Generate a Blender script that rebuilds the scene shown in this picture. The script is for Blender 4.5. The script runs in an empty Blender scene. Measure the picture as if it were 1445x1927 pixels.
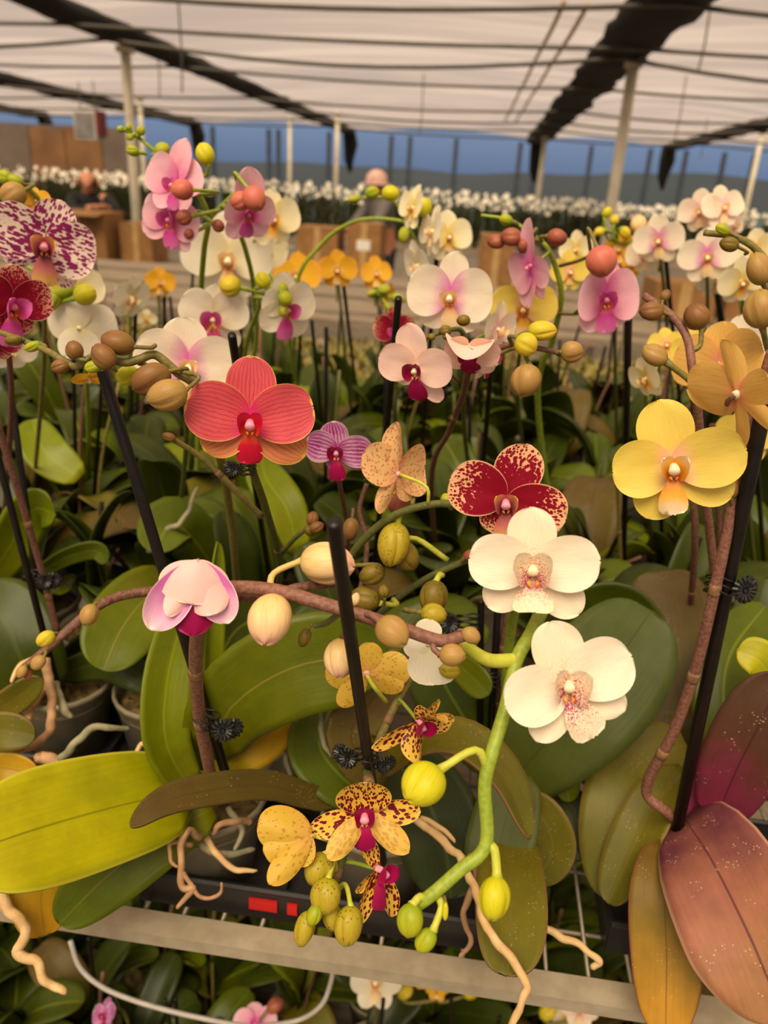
import bpy, math, random
from mathutils import Vector, Matrix, noise
random.seed(11)
scene = bpy.context.scene
COL = scene.collection
rad = math.radians

# ------------------------------------------------------------------ camera
FPX, CX, CY = 1447.0, 722.5, 963.5            # focal length and centre for a 1445 x 1927 frame
CAM = Vector((0, 0, 1.45))
_p, _r, _y = rad(23.0), rad(3.3), rad(6.0)    # pitch down, roll, yaw to the left of the bench's square
_F = Vector((-math.sin(_y)*math.cos(_p), math.cos(_y)*math.cos(_p), -math.sin(_p)))
_R0 = Vector((math.cos(_y), math.sin(_y), 0)); _U0 = _R0.cross(_F)
RT = _R0*math.cos(_r) + _U0*math.sin(_r)
UP = -_R0*math.sin(_r) + _U0*math.cos(_r)
FW = _F
cd = bpy.data.cameras.new('camera'); cam = bpy.data.objects.new('camera', cd); COL.objects.link(cam)
cd.sensor_fit = 'VERTICAL'; cd.sensor_height = 36.0; cd.sensor_width = 27.0
cd.lens = FPX/1927.0*36.0
cd.clip_start = 0.02; cd.clip_end = 2000
m3 = Matrix((RT, UP, -FW)).transposed()
cam.matrix_world = Matrix.Translation(CAM) @ m3.to_4x4()
cd.dof.use_dof = True; cd.dof.focus_distance = 0.42; cd.dof.aperture_fstop = 8.0
scene.camera = cam
# ------------------------------------------------------------------ world, sun, exposure
scene.view_settings.view_transform = 'Standard'; scene.view_settings.look = 'None'
scene.view_settings.gamma = 1.0; scene.view_settings.use_curve_mapping = False
scene.view_settings.exposure = 0.12
def lin(c):
    return tuple(((v/255.0)/12.92 if v/255.0 <= .04045 else ((v/255.0+.055)/1.055)**2.4) for v in c[:3]) + (1.0,)
W = bpy.data.worlds.new('sky'); scene.world = W; W.use_nodes = True
wn = W.node_tree.nodes; wl = W.node_tree.links; wn.clear()
wo = wn.new('ShaderNodeOutputWorld'); bg = wn.new('ShaderNodeBackground')
tc = wn.new('ShaderNodeTexCoord'); sx = wn.new('ShaderNodeSeparateXYZ'); rp = wn.new('ShaderNodeValToRGB')
wl.new(tc.outputs['Generated'], sx.inputs[0]); wl.new(sx.outputs['Z'], rp.inputs[0])
rp.color_ramp.elements[0].position = 0.0; rp.color_ramp.elements[0].color = lin((88, 114, 152))
rp.color_ramp.elements[1].position = 0.55; rp.color_ramp.elements[1].color = lin((232, 220, 202))
e = rp.color_ramp.elements.new(0.10); e.color = lin((146, 168, 200))
wl.new(rp.outputs[0], bg.inputs[0]); bg.inputs[1].default_value = 0.8
wl.new(bg.outputs[0], wo.inputs[0])
sd = bpy.data.lights.new('hazy_sun_offscreen', 'SUN'); sd.energy = 9.0; sd.angle = rad(40); sd.color = (1.0, .92, .77)
sun = bpy.data.objects.new('hazy_sun_offscreen', sd); COL.objects.link(sun)
sun.rotation_euler = (rad(33), rad(-8), 0)

# ------------------------------------------------------------------ projection helpers (a pixel gives a direction, D the depth)
def P(px, py, D):
    return CAM + (RT*((px-CX)/FPX) - UP*((py-CY)/FPX) + FW)*D
def on_z(px, py, z):
    r = P(px, py, 1) - CAM
    return CAM + r*((z-CAM.z)/r.z)
def proj(v):
    d = v - CAM; z = d.dot(FW)
    return CX + FPX*d.dot(RT)/z, CY - FPX*d.dot(UP)/z, z
BZ = 0.90                                     # bench top height
def base_at(px, Y, z=BZ):
    X = 0.0
    for _ in range(12):
        x, y, D = proj(Vector((X, Y, z))); X += (px-x)*D/FPX
    return Vector((X, Y, z))

# ------------------------------------------------------------------ object helpers
WM = {}
def link(o, parent=None, world=None):
    COL.objects.link(o)
    world = world or Matrix.Identity(4)
    if parent is not None:
        o.parent = parent; o.matrix_parent_inverse = WM[parent.name].inverted()
    o.matrix_basis = world
    WM[o.name] = world.copy()
    return o
def tag(o, label=None, cat=None, group=None, kind=None):
    if label: o['label'] = label
    if cat: o['category'] = cat
    if group: o['group'] = group
    if kind: o['kind'] = kind
    return o
def thing(name, loc, label, cat, group=None, rz=0.0):
    o = bpy.data.objects.new(name, None); o.empty_display_size = .02
    link(o, None, Matrix.Translation(loc) @ Matrix.Rotation(rz, 4, 'Z'))
    return tag(o, label, cat, group)
def mk_mesh(name, verts, faces, mat, uv=None, flat=None, smooth=True):
    me = bpy.data.meshes.new(name)
    me.from_pydata([tuple(v) for v in verts], [], faces)
    if uv:
        l1 = me.uv_layers.new(name='UVMap')
        l2 = me.uv_layers.new(name='Flat') if flat else None
        for lp in me.loops:
            l1.data[lp.index].uv = uv[lp.vertex_index]
            if l2: l2.data[lp.index].uv = flat[lp.vertex_index]
    if smooth:
        me.polygons.foreach_set('use_smooth', [True]*len(me.polygons))
    if mat: me.materials.append(mat)
    return me
def obj(name, me, parent=None, world=None):
    return link(bpy.data.objects.new(name, me), parent, world)
class MB:
    """collects vertices and faces of one mesh"""
    def __init__(s): s.v = []; s.f = []
    def add(s, v, f):
        n = len(s.v); s.v += [Vector(q) for q in v]; s.f += [tuple(i+n for i in q) for q in f]
    def box(s, c, d, M=None):
        c = Vector(c); x, y, z = d[0]/2, d[1]/2, d[2]/2
        vs = [Vector((a*x, b*y, e*z)) for a in (-1, 1) for b in (-1, 1) for e in (-1, 1)]
        if M: vs = [M @ q for q in vs]
        s.add([q + c for q in vs], [(0, 1, 3, 2), (4, 6, 7, 5), (0, 4, 5, 1), (2, 3, 7, 6), (0, 2, 6, 4), (1, 5, 7, 3)])
    def tube(s, pts, r, n=8, cap=True):
        v, f = tube_geo(pts, r, n, cap); s.add(v, f)
    def build(s, name, mat, parent=None, world=None, smooth=False):
        return obj(name, mk_mesh(name, s.v, s.f, mat, smooth=smooth), parent, world)
def spline(pts, n):
    """Catmull-Rom through pts (Vectors, any size), n samples"""
    if len(pts) == 2:
        return [pts[0].lerp(pts[1], i/(n-1)) for i in range(n)]
    q = [pts[0]*2-pts[1]] + list(pts) + [pts[-1]*2-pts[-2]]
    out = []; m = len(pts)-1
    for i in range(n):
        u = i/(n-1)*m; k = min(int(u), m-1); t = u-k
        a, b, c, d = q[k], q[k+1], q[k+2], q[k+3]
        out.append(0.5*((2*b) + (c-a)*t + (2*a-5*b+4*c-d)*t*t + (3*b-a-3*c+d)*t**3))
    return out
def tube_geo(pts, r, n=8, cap=True):
    m = len(pts); rs = r if isinstance(r, (list, tuple)) else [r]*m
    v = []; f = []; prev = None
    for i in range(m):
        T = (pts[min(i+1, m-1)] - pts[max(i-1, 0)])
        T = T.normalized() if T.length > 1e-9 else Vector((0, 0, 1))
        if prev is None:
            a = T.cross(Vector((.31, .17, .93))); prev = a.normalized()
        prev = (prev - T*prev.dot(T)).normalized(); b = T.cross(prev)
        for k in range(n):
            an = 2*math.pi*k/n
            v.append(pts[i] + (prev*math.cos(an) + b*math.sin(an))*rs[i])
    for i in range(m-1):
        for k in range(n):
            f.append((i*n+k, i*n+(k+1) % n, (i+1)*n+(k+1) % n, (i+1)*n+k))
    if cap:
        f.append(tuple(range(n-1, -1, -1))); f.append(tuple((m-1)*n+k for k in range(n)))
    return v, f
def lathe_geo(prof, n=20, ax=None):
    """prof: list of (r, z) -> surface of revolution about Z"""
    v = []; f = []
    for r_, z_ in prof:
        for k in range(n):
            a = 2*math.pi*k/n; v.append(Vector((r_*math.cos(a), r_*math.sin(a), z_)))
    for i in range(len(prof)-1):
        for k in range(n):
            f.append((i*n+k, i*n+(k+1) % n, (i+1)*n+(k+1) % n, (i+1)*n+k))
    return v, f

# ------------------------------------------------------------------ materials
class NT:
    def __init__(s, name):
        s.m = bpy.data.materials.new(name); s.m.use_nodes = True
        s.n = s.m.node_tree.nodes; s.l = s.m.node_tree.links; s.n.clear()
        s.out = s.n.new('ShaderNodeOutputMaterial')
    def new(s, t, **k):
        o = s.n.new('ShaderNode'+t)
        for a, b in k.items(): setattr(o, a, b)
        return o
    def set(s, sock, v):
        if hasattr(v, 'is_output') or isinstance(v, bpy.types.NodeSocket): s.l.new(v, sock)
        else: sock.default_value = v
    def math(s, op, a, b=None, c=None, clamp=False):
        o = s.new('Math', operation=op, use_clamp=clamp)
        for i, q in enumerate((a, b, c)):
            if q is not None: s.set(o.inputs[i], q)
        return o.outputs[0]
    def mix(s, f, a, b, mode='MIX'):
        o = s.new('Mix', data_type='RGBA', blend_type=mode)
        s.set(o.inputs[0], f); s.set(o.inputs[6], a); s.set(o.inputs[7], b)
        return o.outputs[2]
    def ramp(s, f, stops):
        o = s.new('ValToRGB'); s.set(o.inputs[0], f); els = o.color_ramp.elements
        els[0].position, els[0].color = stops[0]; els[1].position, els[1].color = stops[-1]
        for p, c in stops[1:-1]:
            q = els.new(p); q.color = c
        return o.outputs[0]
    def noise(s, vec, scale, detail=2.0, out=0):
        o = s.new('TexNoise'); s.set(o.inputs['Scale'], scale); o.inputs['Detail'].default_value = detail
        if vec is not None: s.set(o.inputs['Vector'], vec)
        return o.outputs[out]
    def step(s, x, lo, hi):
        o = s.new('MapRange', interpolation_type='SMOOTHSTEP'); s.set(o.inputs[0], x)
        s.set(o.inputs[1], lo); s.set(o.inputs[2], hi); return o.outputs[0]
    def scalev(s, vec, sc):
        o = s.new('VectorMath', operation='MULTIPLY'); s.set(o.inputs[0], vec); o.inputs[1].default_value = sc
        return o.outputs[0]
    def principled(s, col, rough=.5, spec=.5, bump=None, **k):
        b = s.new('BsdfPrincipled'); s.set(b.inputs['Base Color'], col); s.set(b.inputs['Roughness'], rough)
        b.inputs['Specular IOR Level'].default_value = spec
        for a, q in k.items(): s.set(b.inputs[a], q)
        if bump is not None:
            bp = s.new('Bump'); bp.inputs['Strength'].default_value = bump[1]; bp.inputs['Distance'].default_value = bump[2]
            s.set(bp.inputs['Height'], bump[0]); s.l.new(bp.outputs[0], b.inputs['Normal'])
        return b.outputs[0]
    def shmix(s, f, a, b):
        o = s.new('MixShader'); s.set(o.inputs[0], f); s.l.new(a, o.inputs[1]); s.l.new(b, o.inputs[2]); return o.outputs[0]
    def finish(s, sh): s.l.new(sh, s.out.inputs[0]); return s.m
def plain(name, c1, c2=None, rough=.6, scale=30.0, spec=.4, bump=0.0, metal=0.0, detail=3.0, stretch=None):
    t = NT(name); c2 = c2 or c1
    co = t.new('TexCoord').outputs['Object']
    if stretch: co = t.scalev(co, stretch)
    nz = t.noise(co, scale, detail)
    c = t.mix(t.step(nz, .3, .7), lin(c1), lin(c2))
    return t.finish(t.principled(c, rough, spec, bump=(nz, bump, .004) if bump else None, Metallic=metal))
def petal_mat(name, base, mid, edge, mp=.45, vein=None, spot=None, rim=None, back=None, transl=.22, rough=.45):
    t = NT(name)
    uvn = t.new('UVMap', uv_map='UVMap'); fl = t.new('UVMap', uv_map='Flat').outputs[0]
    sp = t.new('SeparateXYZ'); t.l.new(uvn.outputs[0], sp.inputs[0]); u, v = sp.outputs[0], sp.outputs[1]
    rnd = t.new('ObjectInfo').outputs['Random']
    fl3 = t.new('CombineXYZ'); sf = t.new('SeparateXYZ'); t.l.new(fl, sf.inputs[0])
    t.l.new(sf.outputs[0], fl3.inputs[0]); t.l.new(sf.outputs[1], fl3.inputs[1])
    t.set(fl3.inputs[2], t.math('MULTIPLY', rnd, 37.0)); F = fl3.outputs[0]
    au = t.math('MULTIPLY', t.math('ABSOLUTE', t.math('SUBTRACT', u, .5)), 2.0)
    n1 = t.noise(F, 5.0, 3.0)
    vv = t.math('ADD', v, t.math('MULTIPLY', t.math('SUBTRACT', n1, .5), .16))
    col = t.ramp(vv, [(0.02, lin(base)), (mp, lin(mid)), (.98, lin(edge))])
    fine = t.noise(t.scalev(fl, (55, 4, 1)), 1.0, 2.0)
    col = t.mix(t.math('MULTIPLY', t.step(fine, .35, .75), .10), col, (0.25, .12, .12, 1), 'MULTIPLY')
    if vein:
        c, st, N, wd = vein
        nd = t.noise(t.scalev(F, (1, 1, 1)), 9.0, 2.0)
        uu = t.math('ADD', u, t.math('MULTIPLY', t.math('SUBTRACT', nd, .5), .07))
        s1 = t.math('ABSOLUTE', t.math('SINE', t.math('MULTIPLY', uu, N)))
        l1 = t.math('SUBTRACT', 1.0, t.step(s1, wd*.35, wd))
        s2 = t.math('ABSOLUTE', t.math('SINE', t.math('ADD', t.math('MULTIPLY', uu, N*2.0), 1.57)))
        l2 = t.math('MULTIPLY', t.math('SUBTRACT', 1.0, t.step(s2, wd*.3, wd)), t.step(vv, .45, .6))
        L = t.math('MULTIPLY', t.math('MAXIMUM', l1, l2), t.math('SUBTRACT', st, t.math('MULTIPLY', au, st*.35)))
        col = t.mix(L, col, lin(c))
    if spot:
        c, sc, t0, t1, sy = spot[:5]; var = spot[5] if len(spot) > 5 else .3                        # colour, scale, threshold at base / edge, stretch along
        vo = t.new('TexVoronoi'); vo.inputs['Scale'].default_value = sc
        wob = t.noise(F, 14.0, 2.0, 1)
        mx = t.mix(.035, F, wob)
        t.set(vo.inputs['Vector'], t.scalev(mx, (1, sy, 1)))
        e = t.math('MAXIMUM', v, t.math('MULTIPLY', au, t.math('MULTIPLY', v, 1.25)), clamp=True)
        th = t.math('ADD', t0, t.math('MULTIPLY', e, t1-t0))
        cell = t.math('MULTIPLY', t.math('SUBTRACT', t.noise(F, 7.0, 1.0), .5), var)
        th = t.math('ADD', th, cell)
        d = t.math('SUBTRACT', th, vo.outputs['Distance'])
        col = t.mix(t.step(d, -.03, .05), col, lin(c))
    if rim:
        c, wd = rim
        e = t.math('MAXIMUM', au, v)
        col = t.mix(t.step(e, 1-wd, 1-wd*.3), col, lin(c))
    if back:
        bf = t.new('NewGeometry').outputs['Backfacing']
        col = t.mix(t.math('MULTIPLY', bf, back[1]), col, lin(back[0]))
    p = t.principled(col, rough, .25, bump=(fine, .12, .001))
    tr = t.new('BsdfTranslucent'); t.set(tr.inputs[0], col)
    return t.finish(t.shmix(transl, p, tr.outputs[0]))
def leaf_mat(name, base, mid, tip, rib, rough=.36, dust=.0, edge=None, ribw=.06, vary=.25, back=None, transl=.12):
    t = NT(name)
    uvn = t.new('UVMap', uv_map='UVMap'); fl = t.new('UVMap', uv_map='Flat').outputs[0]
    sp = t.new('SeparateXYZ'); t.l.new(uvn.outputs[0], sp.inputs[0]); u, v = sp.outputs[0], sp.outputs[1]
    rnd = t.new('ObjectInfo').outputs['Random']
    au = t.math('MULTIPLY', t.math('ABSOLUTE', t.math('SUBTRACT', u, .5)), 2.0)
    oc = t.new('TexCoord').outputs['Object']
    big = t.noise(oc, 22.0, 3.0); 
    vv = t.math('ADD', v, t.math('MULTIPLY', t.math('SUBTRACT', big, .5), .8))
    col = t.ramp(vv, [(0.05, lin(base)), (.45, lin(mid)), (.95, lin(tip))])
    stripe = t.noise(t.scalev(fl, (420, 14, 1)), 1.0, 2.0)
    col = t.mix(t.math('MULTIPLY', t.step(stripe, .3, .75), .15), col, (.45, .5, .35, 1), 'MULTIPLY')
    bl = t.noise(oc, 55.0, 4.0)
    col = t.mix(t.math('MULTIPLY', t.step(bl, .35, .7), .30), col, (.55, .56, .5, 1), 'MULTIPLY')
    mot = t.noise(oc, 240.0, 2.0)
    col = t.mix(t.math('MULTIPLY', t.step(mot, .45, .8), .22), col, (1.3, 1.25, 1.0, 1), 'MULTIPLY')
    if vary:
        k = t.math('ADD', 1-vary, t.math('MULTIPLY', rnd, vary*2))
        cb = t.new('CombineXYZ')
        for i in range(3): t.set(cb.inputs[i], k)
        col = t.mix(1.0, col, cb.outputs[0], 'MULTIPLY')
    r = t.math('SUBTRACT', 1.0, t.step(au, ribw*.4, ribw))
    col = t.mix(t.math('MULTIPLY', r, .75), col, lin(rib))
    if edge: col = t.mix(t.step(au, .93, .99), col, lin(edge))
    if dust:
        vo = t.new('TexVoronoi'); vo.inputs['Scale'].default_value = 420.0; t.set(vo.inputs['Vector'], oc)
        sel = t.step(t.noise(oc, 60.0, 1.0), .55, .62)
        d = t.math('MULTIPLY', t.math('SUBTRACT', 1.0, t.step(vo.outputs['Distance'], .12, .22)), sel)
        col = t.mix(t.math('MULTIPLY', d, dust), col, lin((235, 215, 175)))
    if back:
        bf = t.new('NewGeometry').outputs['Backfacing']; col = t.mix(t.math('MULTIPLY', bf, back[1]), col, lin(back[0]))
    p = t.principled(col, rough, .24, bump=(stripe, .10, .0015))
    tr = t.new('BsdfTranslucent'); t.set(tr.inputs[0], col)
    return t.finish(t.shmix(transl, p, tr.outputs[0]))
def bud_mat(name, base, mid, tip, speck=None, rough=.45):
    t = NT(name)
    uvn = t.new('UVMap', uv_map='UVMap')
    sp = t.new('SeparateXYZ'); t.l.new(uvn.outputs[0], sp.inputs[0]); u, v = sp.outputs[0], sp.outputs[1]
    oc = t.new('TexCoord').outputs['Object']
    vv = t.math('ADD', v, t.math('MULTIPLY', t.math('SUBTRACT', t.noise(oc, 60.0, 2.0), .5), .5))
    col = t.ramp(vv, [(.05, lin(base)), (.5, lin(mid)), (.95, lin(tip))])
    st = t.noise(t.scalev(uvn.outputs[0], (60, 3, 1)), 1.0, 2.0)
    col = t.mix(t.math('MULTIPLY', t.step(st, .45, .75), .28), col, (.5, .4, .3, 1), 'MULTIPLY')
    if speck:
        vo = t.new('TexVoronoi'); vo.inputs['Scale'].default_value = speck[1]; t.set(vo.inputs['Vector'], oc)
        m = t.math('SUBTRACT', 1.0, t.step(vo.outputs['Distance'], .22, .42))
        m = t.math('MULTIPLY', m, t.step(t.noise(oc, 130.0, 1.0), .42, .58))
        col = t.mix(t.math('MULTIPLY', m, .75), col, lin(speck[0]))
    p = t.principled(col, rough, .35, bump=(st, .15, .001))
    tr = t.new('BsdfTranslucent'); t.set(tr.inputs[0], col)
    return t.finish(t.shmix(.12, p, tr.outputs[0]))
# ------------------------------------------------------------------ material library
M = {}
# petals:                          base            middle          edge
M['white'] = petal_mat('petal_cream_white', (232, 220, 170), (243, 232, 208), (245, 234, 210))
M['white_speck'] = petal_mat('petal_white_specked', (240, 226, 202), (244, 232, 208), (246, 234, 210), spot=((176, 40, 92), 62.0, .27, -.32, .8))
M['white_speck_sepal'] = petal_mat('sepal_white_specked', (240, 222, 202), (242, 225, 196), (244, 228, 200), spot=((170, 40, 92), 58.0, .46, -.36, .8))
M['white_pink'] = petal_mat('petal_white_pink_heart', (226, 112, 196), (250, 232, 214), (252, 238, 208), mp=.42)
M['white_blush'] = petal_mat('petal_white_blush', (240, 190, 205), (250, 226, 206), (252, 238, 208), mp=.4)
M['cream'] = petal_mat('petal_pale_cream', (236, 214, 110), (248, 234, 184), (250, 238, 200))
M['coral'] = petal_mat('petal_coral', (222, 34, 130), (220, 84, 94), (226, 98, 102), mp=.24, vein=((170, 28, 60), .85, 40.0, .36), rim=((232, 190, 96), .035))
M['coral_sepal'] = petal_mat('sepal_coral_orange', (206, 66, 84), (216, 128, 88), (222, 148, 88), mp=.3, vein=((168, 52, 50), .75, 26.0, .32), rim=((232, 190, 80), .05))
M['purple_vein'] = petal_mat('petal_purple_veined', (184, 36, 136), (212, 156, 192), (204, 140, 184), mp=.3, vein=((136, 12, 104), 1.0, 26.0, .85), rim=((240, 222, 216), .05))
M['mottle'] = petal_mat('petal_mottled_purple', (246, 222, 200), (248, 228, 208), (248, 222, 208), spot=((146, 34, 98), 20.0, .68, .45, .42, .5), rim=((240, 200, 196), .03))
M['red_spot'] = petal_mat('petal_crimson_spotted', (150, 14, 40), (236, 176, 130), (240, 190, 140), mp=.25, spot=((142, 8, 38), 25.0, 1.25, .40, .75, .12), rim=((244, 186, 146), .07))
M['red_mauve'] = petal_mat('petal_dark_red', (130, 10, 44), (170, 20, 50), (232, 170, 140), mp=.5, spot=((140, 10, 40), 24.0, 1.0, .45, .7), rim=((236, 196, 170), .03))
M['yellow'] = petal_mat('petal_yellow', (240, 180, 160), (232, 204, 92), (236, 210, 94), mp=.34)
M['gold'] = petal_mat('petal_golden', (238, 150, 120), (232, 184, 100), (236, 190, 100), mp=.3, vein=((214, 140, 60), .35, 28.0, .4))
M['orange'] = petal_mat('petal_orange_yellow', (240, 196, 90), (240, 184, 40), (236, 170, 60))
M['yspot'] = petal_mat('petal_yellow_maroon_spots', (150, 20, 50), (234, 188, 66), (236, 192, 74), mp=.18, spot=((112, 8, 34), 17.0, .58, .40, .6), rim=((244, 206, 110), .04), back=((226, 182, 88), .72))
M['yspot_back'] = petal_mat('petal_yellow_brown_flecks', (206, 150, 90), (208, 178, 66), (216, 184, 76), spot=((156, 100, 34), 15.0, .36, .26, .6), rim=((170, 80, 60), .025), back=((206, 160, 50), .5))
M['cspot'] = petal_mat('petal_cream_rust_dots', (226, 150, 120), (242, 196, 130), (242, 190, 140), spot=((186, 74, 66), 17.0, .36, .34, .75), back=((240, 196, 130), .35))
M['pale_pink'] = petal_mat('petal_pale_pink', (250, 214, 190), (248, 214, 196), (246, 204, 194))
M['pink'] = petal_mat('petal_pink', (224, 92, 172), (240, 168, 190), (246, 196, 206), mp=.45)
M['pink_cup'] = petal_mat('petal_cream_outside_purple_inside', (210, 110, 180), (206, 112, 182), (240, 196, 210), mp=.5, back=((248, 200, 186), .84), rim=((246, 214, 206), .07), transl=.1)
M['bg_white'] = petal_mat('petal_far_white', (236, 226, 200), (240, 232, 214), (242, 236, 220))
# lips
M['lip_white'] = petal_mat('lip_white_specked', (244, 224, 196), (246, 224, 192), (246, 232, 200), spot=((178, 40, 96), 36.0, .62, .12, .6))
M['lip_orange'] = petal_mat('lip_white_orange', (240, 150, 90), (250, 214, 160), (252, 226, 180), mp=.5)
M['lip_red'] = petal_mat('lip_scarlet', (236, 96, 30), (214, 22, 52), (206, 20, 66), mp=.4, transl=.1)
M['lip_magenta'] = petal_mat('lip_magenta', (180, 26, 92), (158, 8, 74), (140, 4, 66), transl=.08, rough=.35)
M['lip_pink'] = petal_mat('lip_bright_pink', (230, 120, 60), (206, 60, 150), (226, 120, 180), mp=.35)
M['lip_yellow'] = petal_mat('lip_yellow_white', (210, 110, 40), (238, 180, 60), (248, 232, 200), mp=.55)
M['lip_maroon'] = petal_mat('lip_maroon_mix', (120, 20, 40), (200, 110, 110), (240, 190, 90), mp=.5)
M['col_white'] = plain('column_cream', (250, 236, 200), (250, 226, 180), .4)
M['col_pink'] = plain('column_pink', (236, 130, 170), (244, 190, 190), .4)
M['callus'] = plain('callus_orange', (232, 170, 80), (216, 120, 60), .45, 200)
# leaves:
M['lf_green'] = leaf_mat('leaf_green', (72, 80, 6), (68, 80, 8), (78, 88, 16), (112, 120, 30), vary=.35)
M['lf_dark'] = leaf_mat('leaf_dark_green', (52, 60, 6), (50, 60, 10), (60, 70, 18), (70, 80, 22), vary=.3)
M['lf_grey'] = leaf_mat('leaf_grey_green', (76, 82, 24), (76, 84, 34), (80, 90, 42), (58, 64, 20), rough=.48, vary=.0, ribw=.03)
M['lf_lime'] = leaf_mat('leaf_yellow_green', (140, 142, 4), (172, 166, 6), (182, 174, 10), (110, 112, 4), vary=.0, ribw=.025, edge=(190, 184, 50))
M['lf_bright'] = leaf_mat('leaf_bright_green', (126, 130, 6), (114, 124, 6), (106, 118, 10), (130, 138, 24), vary=.1)
M['lf_mid'] = leaf_mat('leaf_mid_green', (108, 108, 4), (98, 106, 8), (88, 100, 12), (140, 126, 50), vary=.06, ribw=.025)
M['lf_olive'] = leaf_mat('leaf_olive', (104, 94, 14), (110, 102, 20), (96, 92, 22), (108, 98, 34), rough=.46, vary=.1, dust=.3, edge=(124, 90, 50))
M['lf_khaki'] = leaf_mat('leaf_khaki_brown', (88, 72, 22), (94, 78, 28), (88, 70, 32), (80, 62, 28), rough=.5, vary=.08, dust=.3)
M['lf_yellow'] = leaf_mat('leaf_yellowing', (120, 112, 8), (164, 130, 6), (182, 134, 8), (140, 108, 8), vary=.05)
M['lf_pink'] = leaf_mat('leaf_pink_orange', (108, 54, 64), (162, 104, 80), (152, 110, 64), (78, 28, 46), rough=.5, vary=.0, dust=.6, ribw=.03, edge=(180, 136, 110))
M['lf_amber'] = leaf_mat('leaf_amber', (100, 74, 16), (126, 102, 32), (180, 130, 36), (104, 58, 24), rough=.5, vary=.0, ribw=.025, edge=(130, 74, 50), dust=.3)
M['lf_purple'] = leaf_mat('leaf_purple_brown', (146, 40, 80), (88, 50, 38), (78, 52, 32), (66, 24, 34), rough=.55, vary=.0, ribw=.035, dust=.5)
M['lf_magenta'] = leaf_mat('leaf_magenta_stalk', (150, 50, 90), (140, 46, 80), (120, 46, 60), (110, 30, 60), vary=.0)
# stems, stakes
M['st_green'] = plain('stem_green', (128, 146, 40), (150, 166, 52), .45, 300, bump=.1)
M['st_dgreen'] = plain('stem_dark_green', (78, 84, 34), (96, 96, 44), .5, 300, bump=.15)
M['st_brown'] = plain('stem_brown', (92, 58, 44), (124, 84, 66), .55, 500, bump=.25)
M['st_mauve'] = plain('stem_mauve', (112, 72, 58), (140, 96, 78), .55, 420, bump=.2)
M['st_olive'] = plain('stem_olive', (104, 98, 40), (128, 112, 56), .5, 320, bump=.15)
M['st_lime'] = plain('stem_lime', (172, 178, 48), (196, 194, 76), .45, 200)
M['stake'] = plain('stake_black_plastic', (17, 12, 10), (26, 18, 14), .4, 90, spec=.3)
M['clip'] = plain('clip_black_plastic', (12, 11, 11), (26, 25, 24), .35, 60, spec=.5)
M['bract'] = plain('bract_tan', (142, 106, 72), (110, 80, 52), .6, 200)
M['root'] = plain('root_cream', (196, 156, 104), (214, 182, 128), .6, 90, bump=.3)
M['root_tan'] = plain('root_tan', (184, 144, 102), (152, 114, 78), .6, 90, bump=.3)
M['root_grey'] = plain('root_grey', (150, 142, 110), (118, 116, 88), .65, 90, bump=.3)
# buds
M['b_peach'] = bud_mat('bud_peach', (220, 186, 112), (242, 206, 146), (238, 186, 152))
M['b_tan'] = bud_mat('bud_ochre', (164, 136, 66), (180, 138, 78), (172, 140, 70))
M['b_brown'] = bud_mat('bud_brown', (132, 98, 44), (142, 98, 52), (122, 80, 44))
M['b_yspot'] = bud_mat('bud_yellow_speckled', (168, 158, 30), (178, 156, 40), (186, 160, 46), speck=((120, 70, 24), 520.0))
M['b_olive'] = bud_mat('bud_olive_speckled', (112, 100, 24), (128, 106, 28), (110, 92, 24), speck=((70, 34, 16), 560.0))
M['b_lime'] = bud_mat('bud_lime', (196, 194, 20), (206, 198, 24), (216, 204, 40))
M['b_green'] = bud_mat('bud_green', (140, 160, 26), (168, 172, 28), (180, 176, 30))
M['b_yellow'] = bud_mat('bud_yellow', (190, 180, 30), (222, 196, 50), (224, 190, 50))
M['b_pink'] = bud_mat('bud_rose', (196, 96, 84), (214, 116, 96), (200, 110, 80))
M['b_rust'] = bud_mat('bud_rust', (150, 76, 60), (170, 96, 70), (140, 74, 56))
# pots, trays, bench
M['pot'] = plain('pot_translucent_grey', (140, 130, 104), (120, 112, 90), .35, 40)
M['pot_black'] = plain('pot_black', (26, 24, 22), (34, 32, 28), .45, 40)
M['media'] = plain('bark_moss', (74, 56, 28), (120, 100, 56), .9, 120, bump=1.0)
M['tray'] = plain('tray_black', (24, 22, 22), (34, 31, 30), .4, 30)
M['red'] = plain('tag_red', (208, 26, 24), (190, 20, 20), .45)
M['steel'] = plain('galvanised_steel', (160, 146, 122), (174, 160, 136), .5, 60, metal=.15, bump=.15)
M['wire'] = plain('galvanised_wire', (150, 140, 122), (130, 120, 104), .45, 60, metal=.4)
M['cable'] = plain('cable_white', (186, 178, 168), (170, 160, 150), .4, 60)

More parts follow.
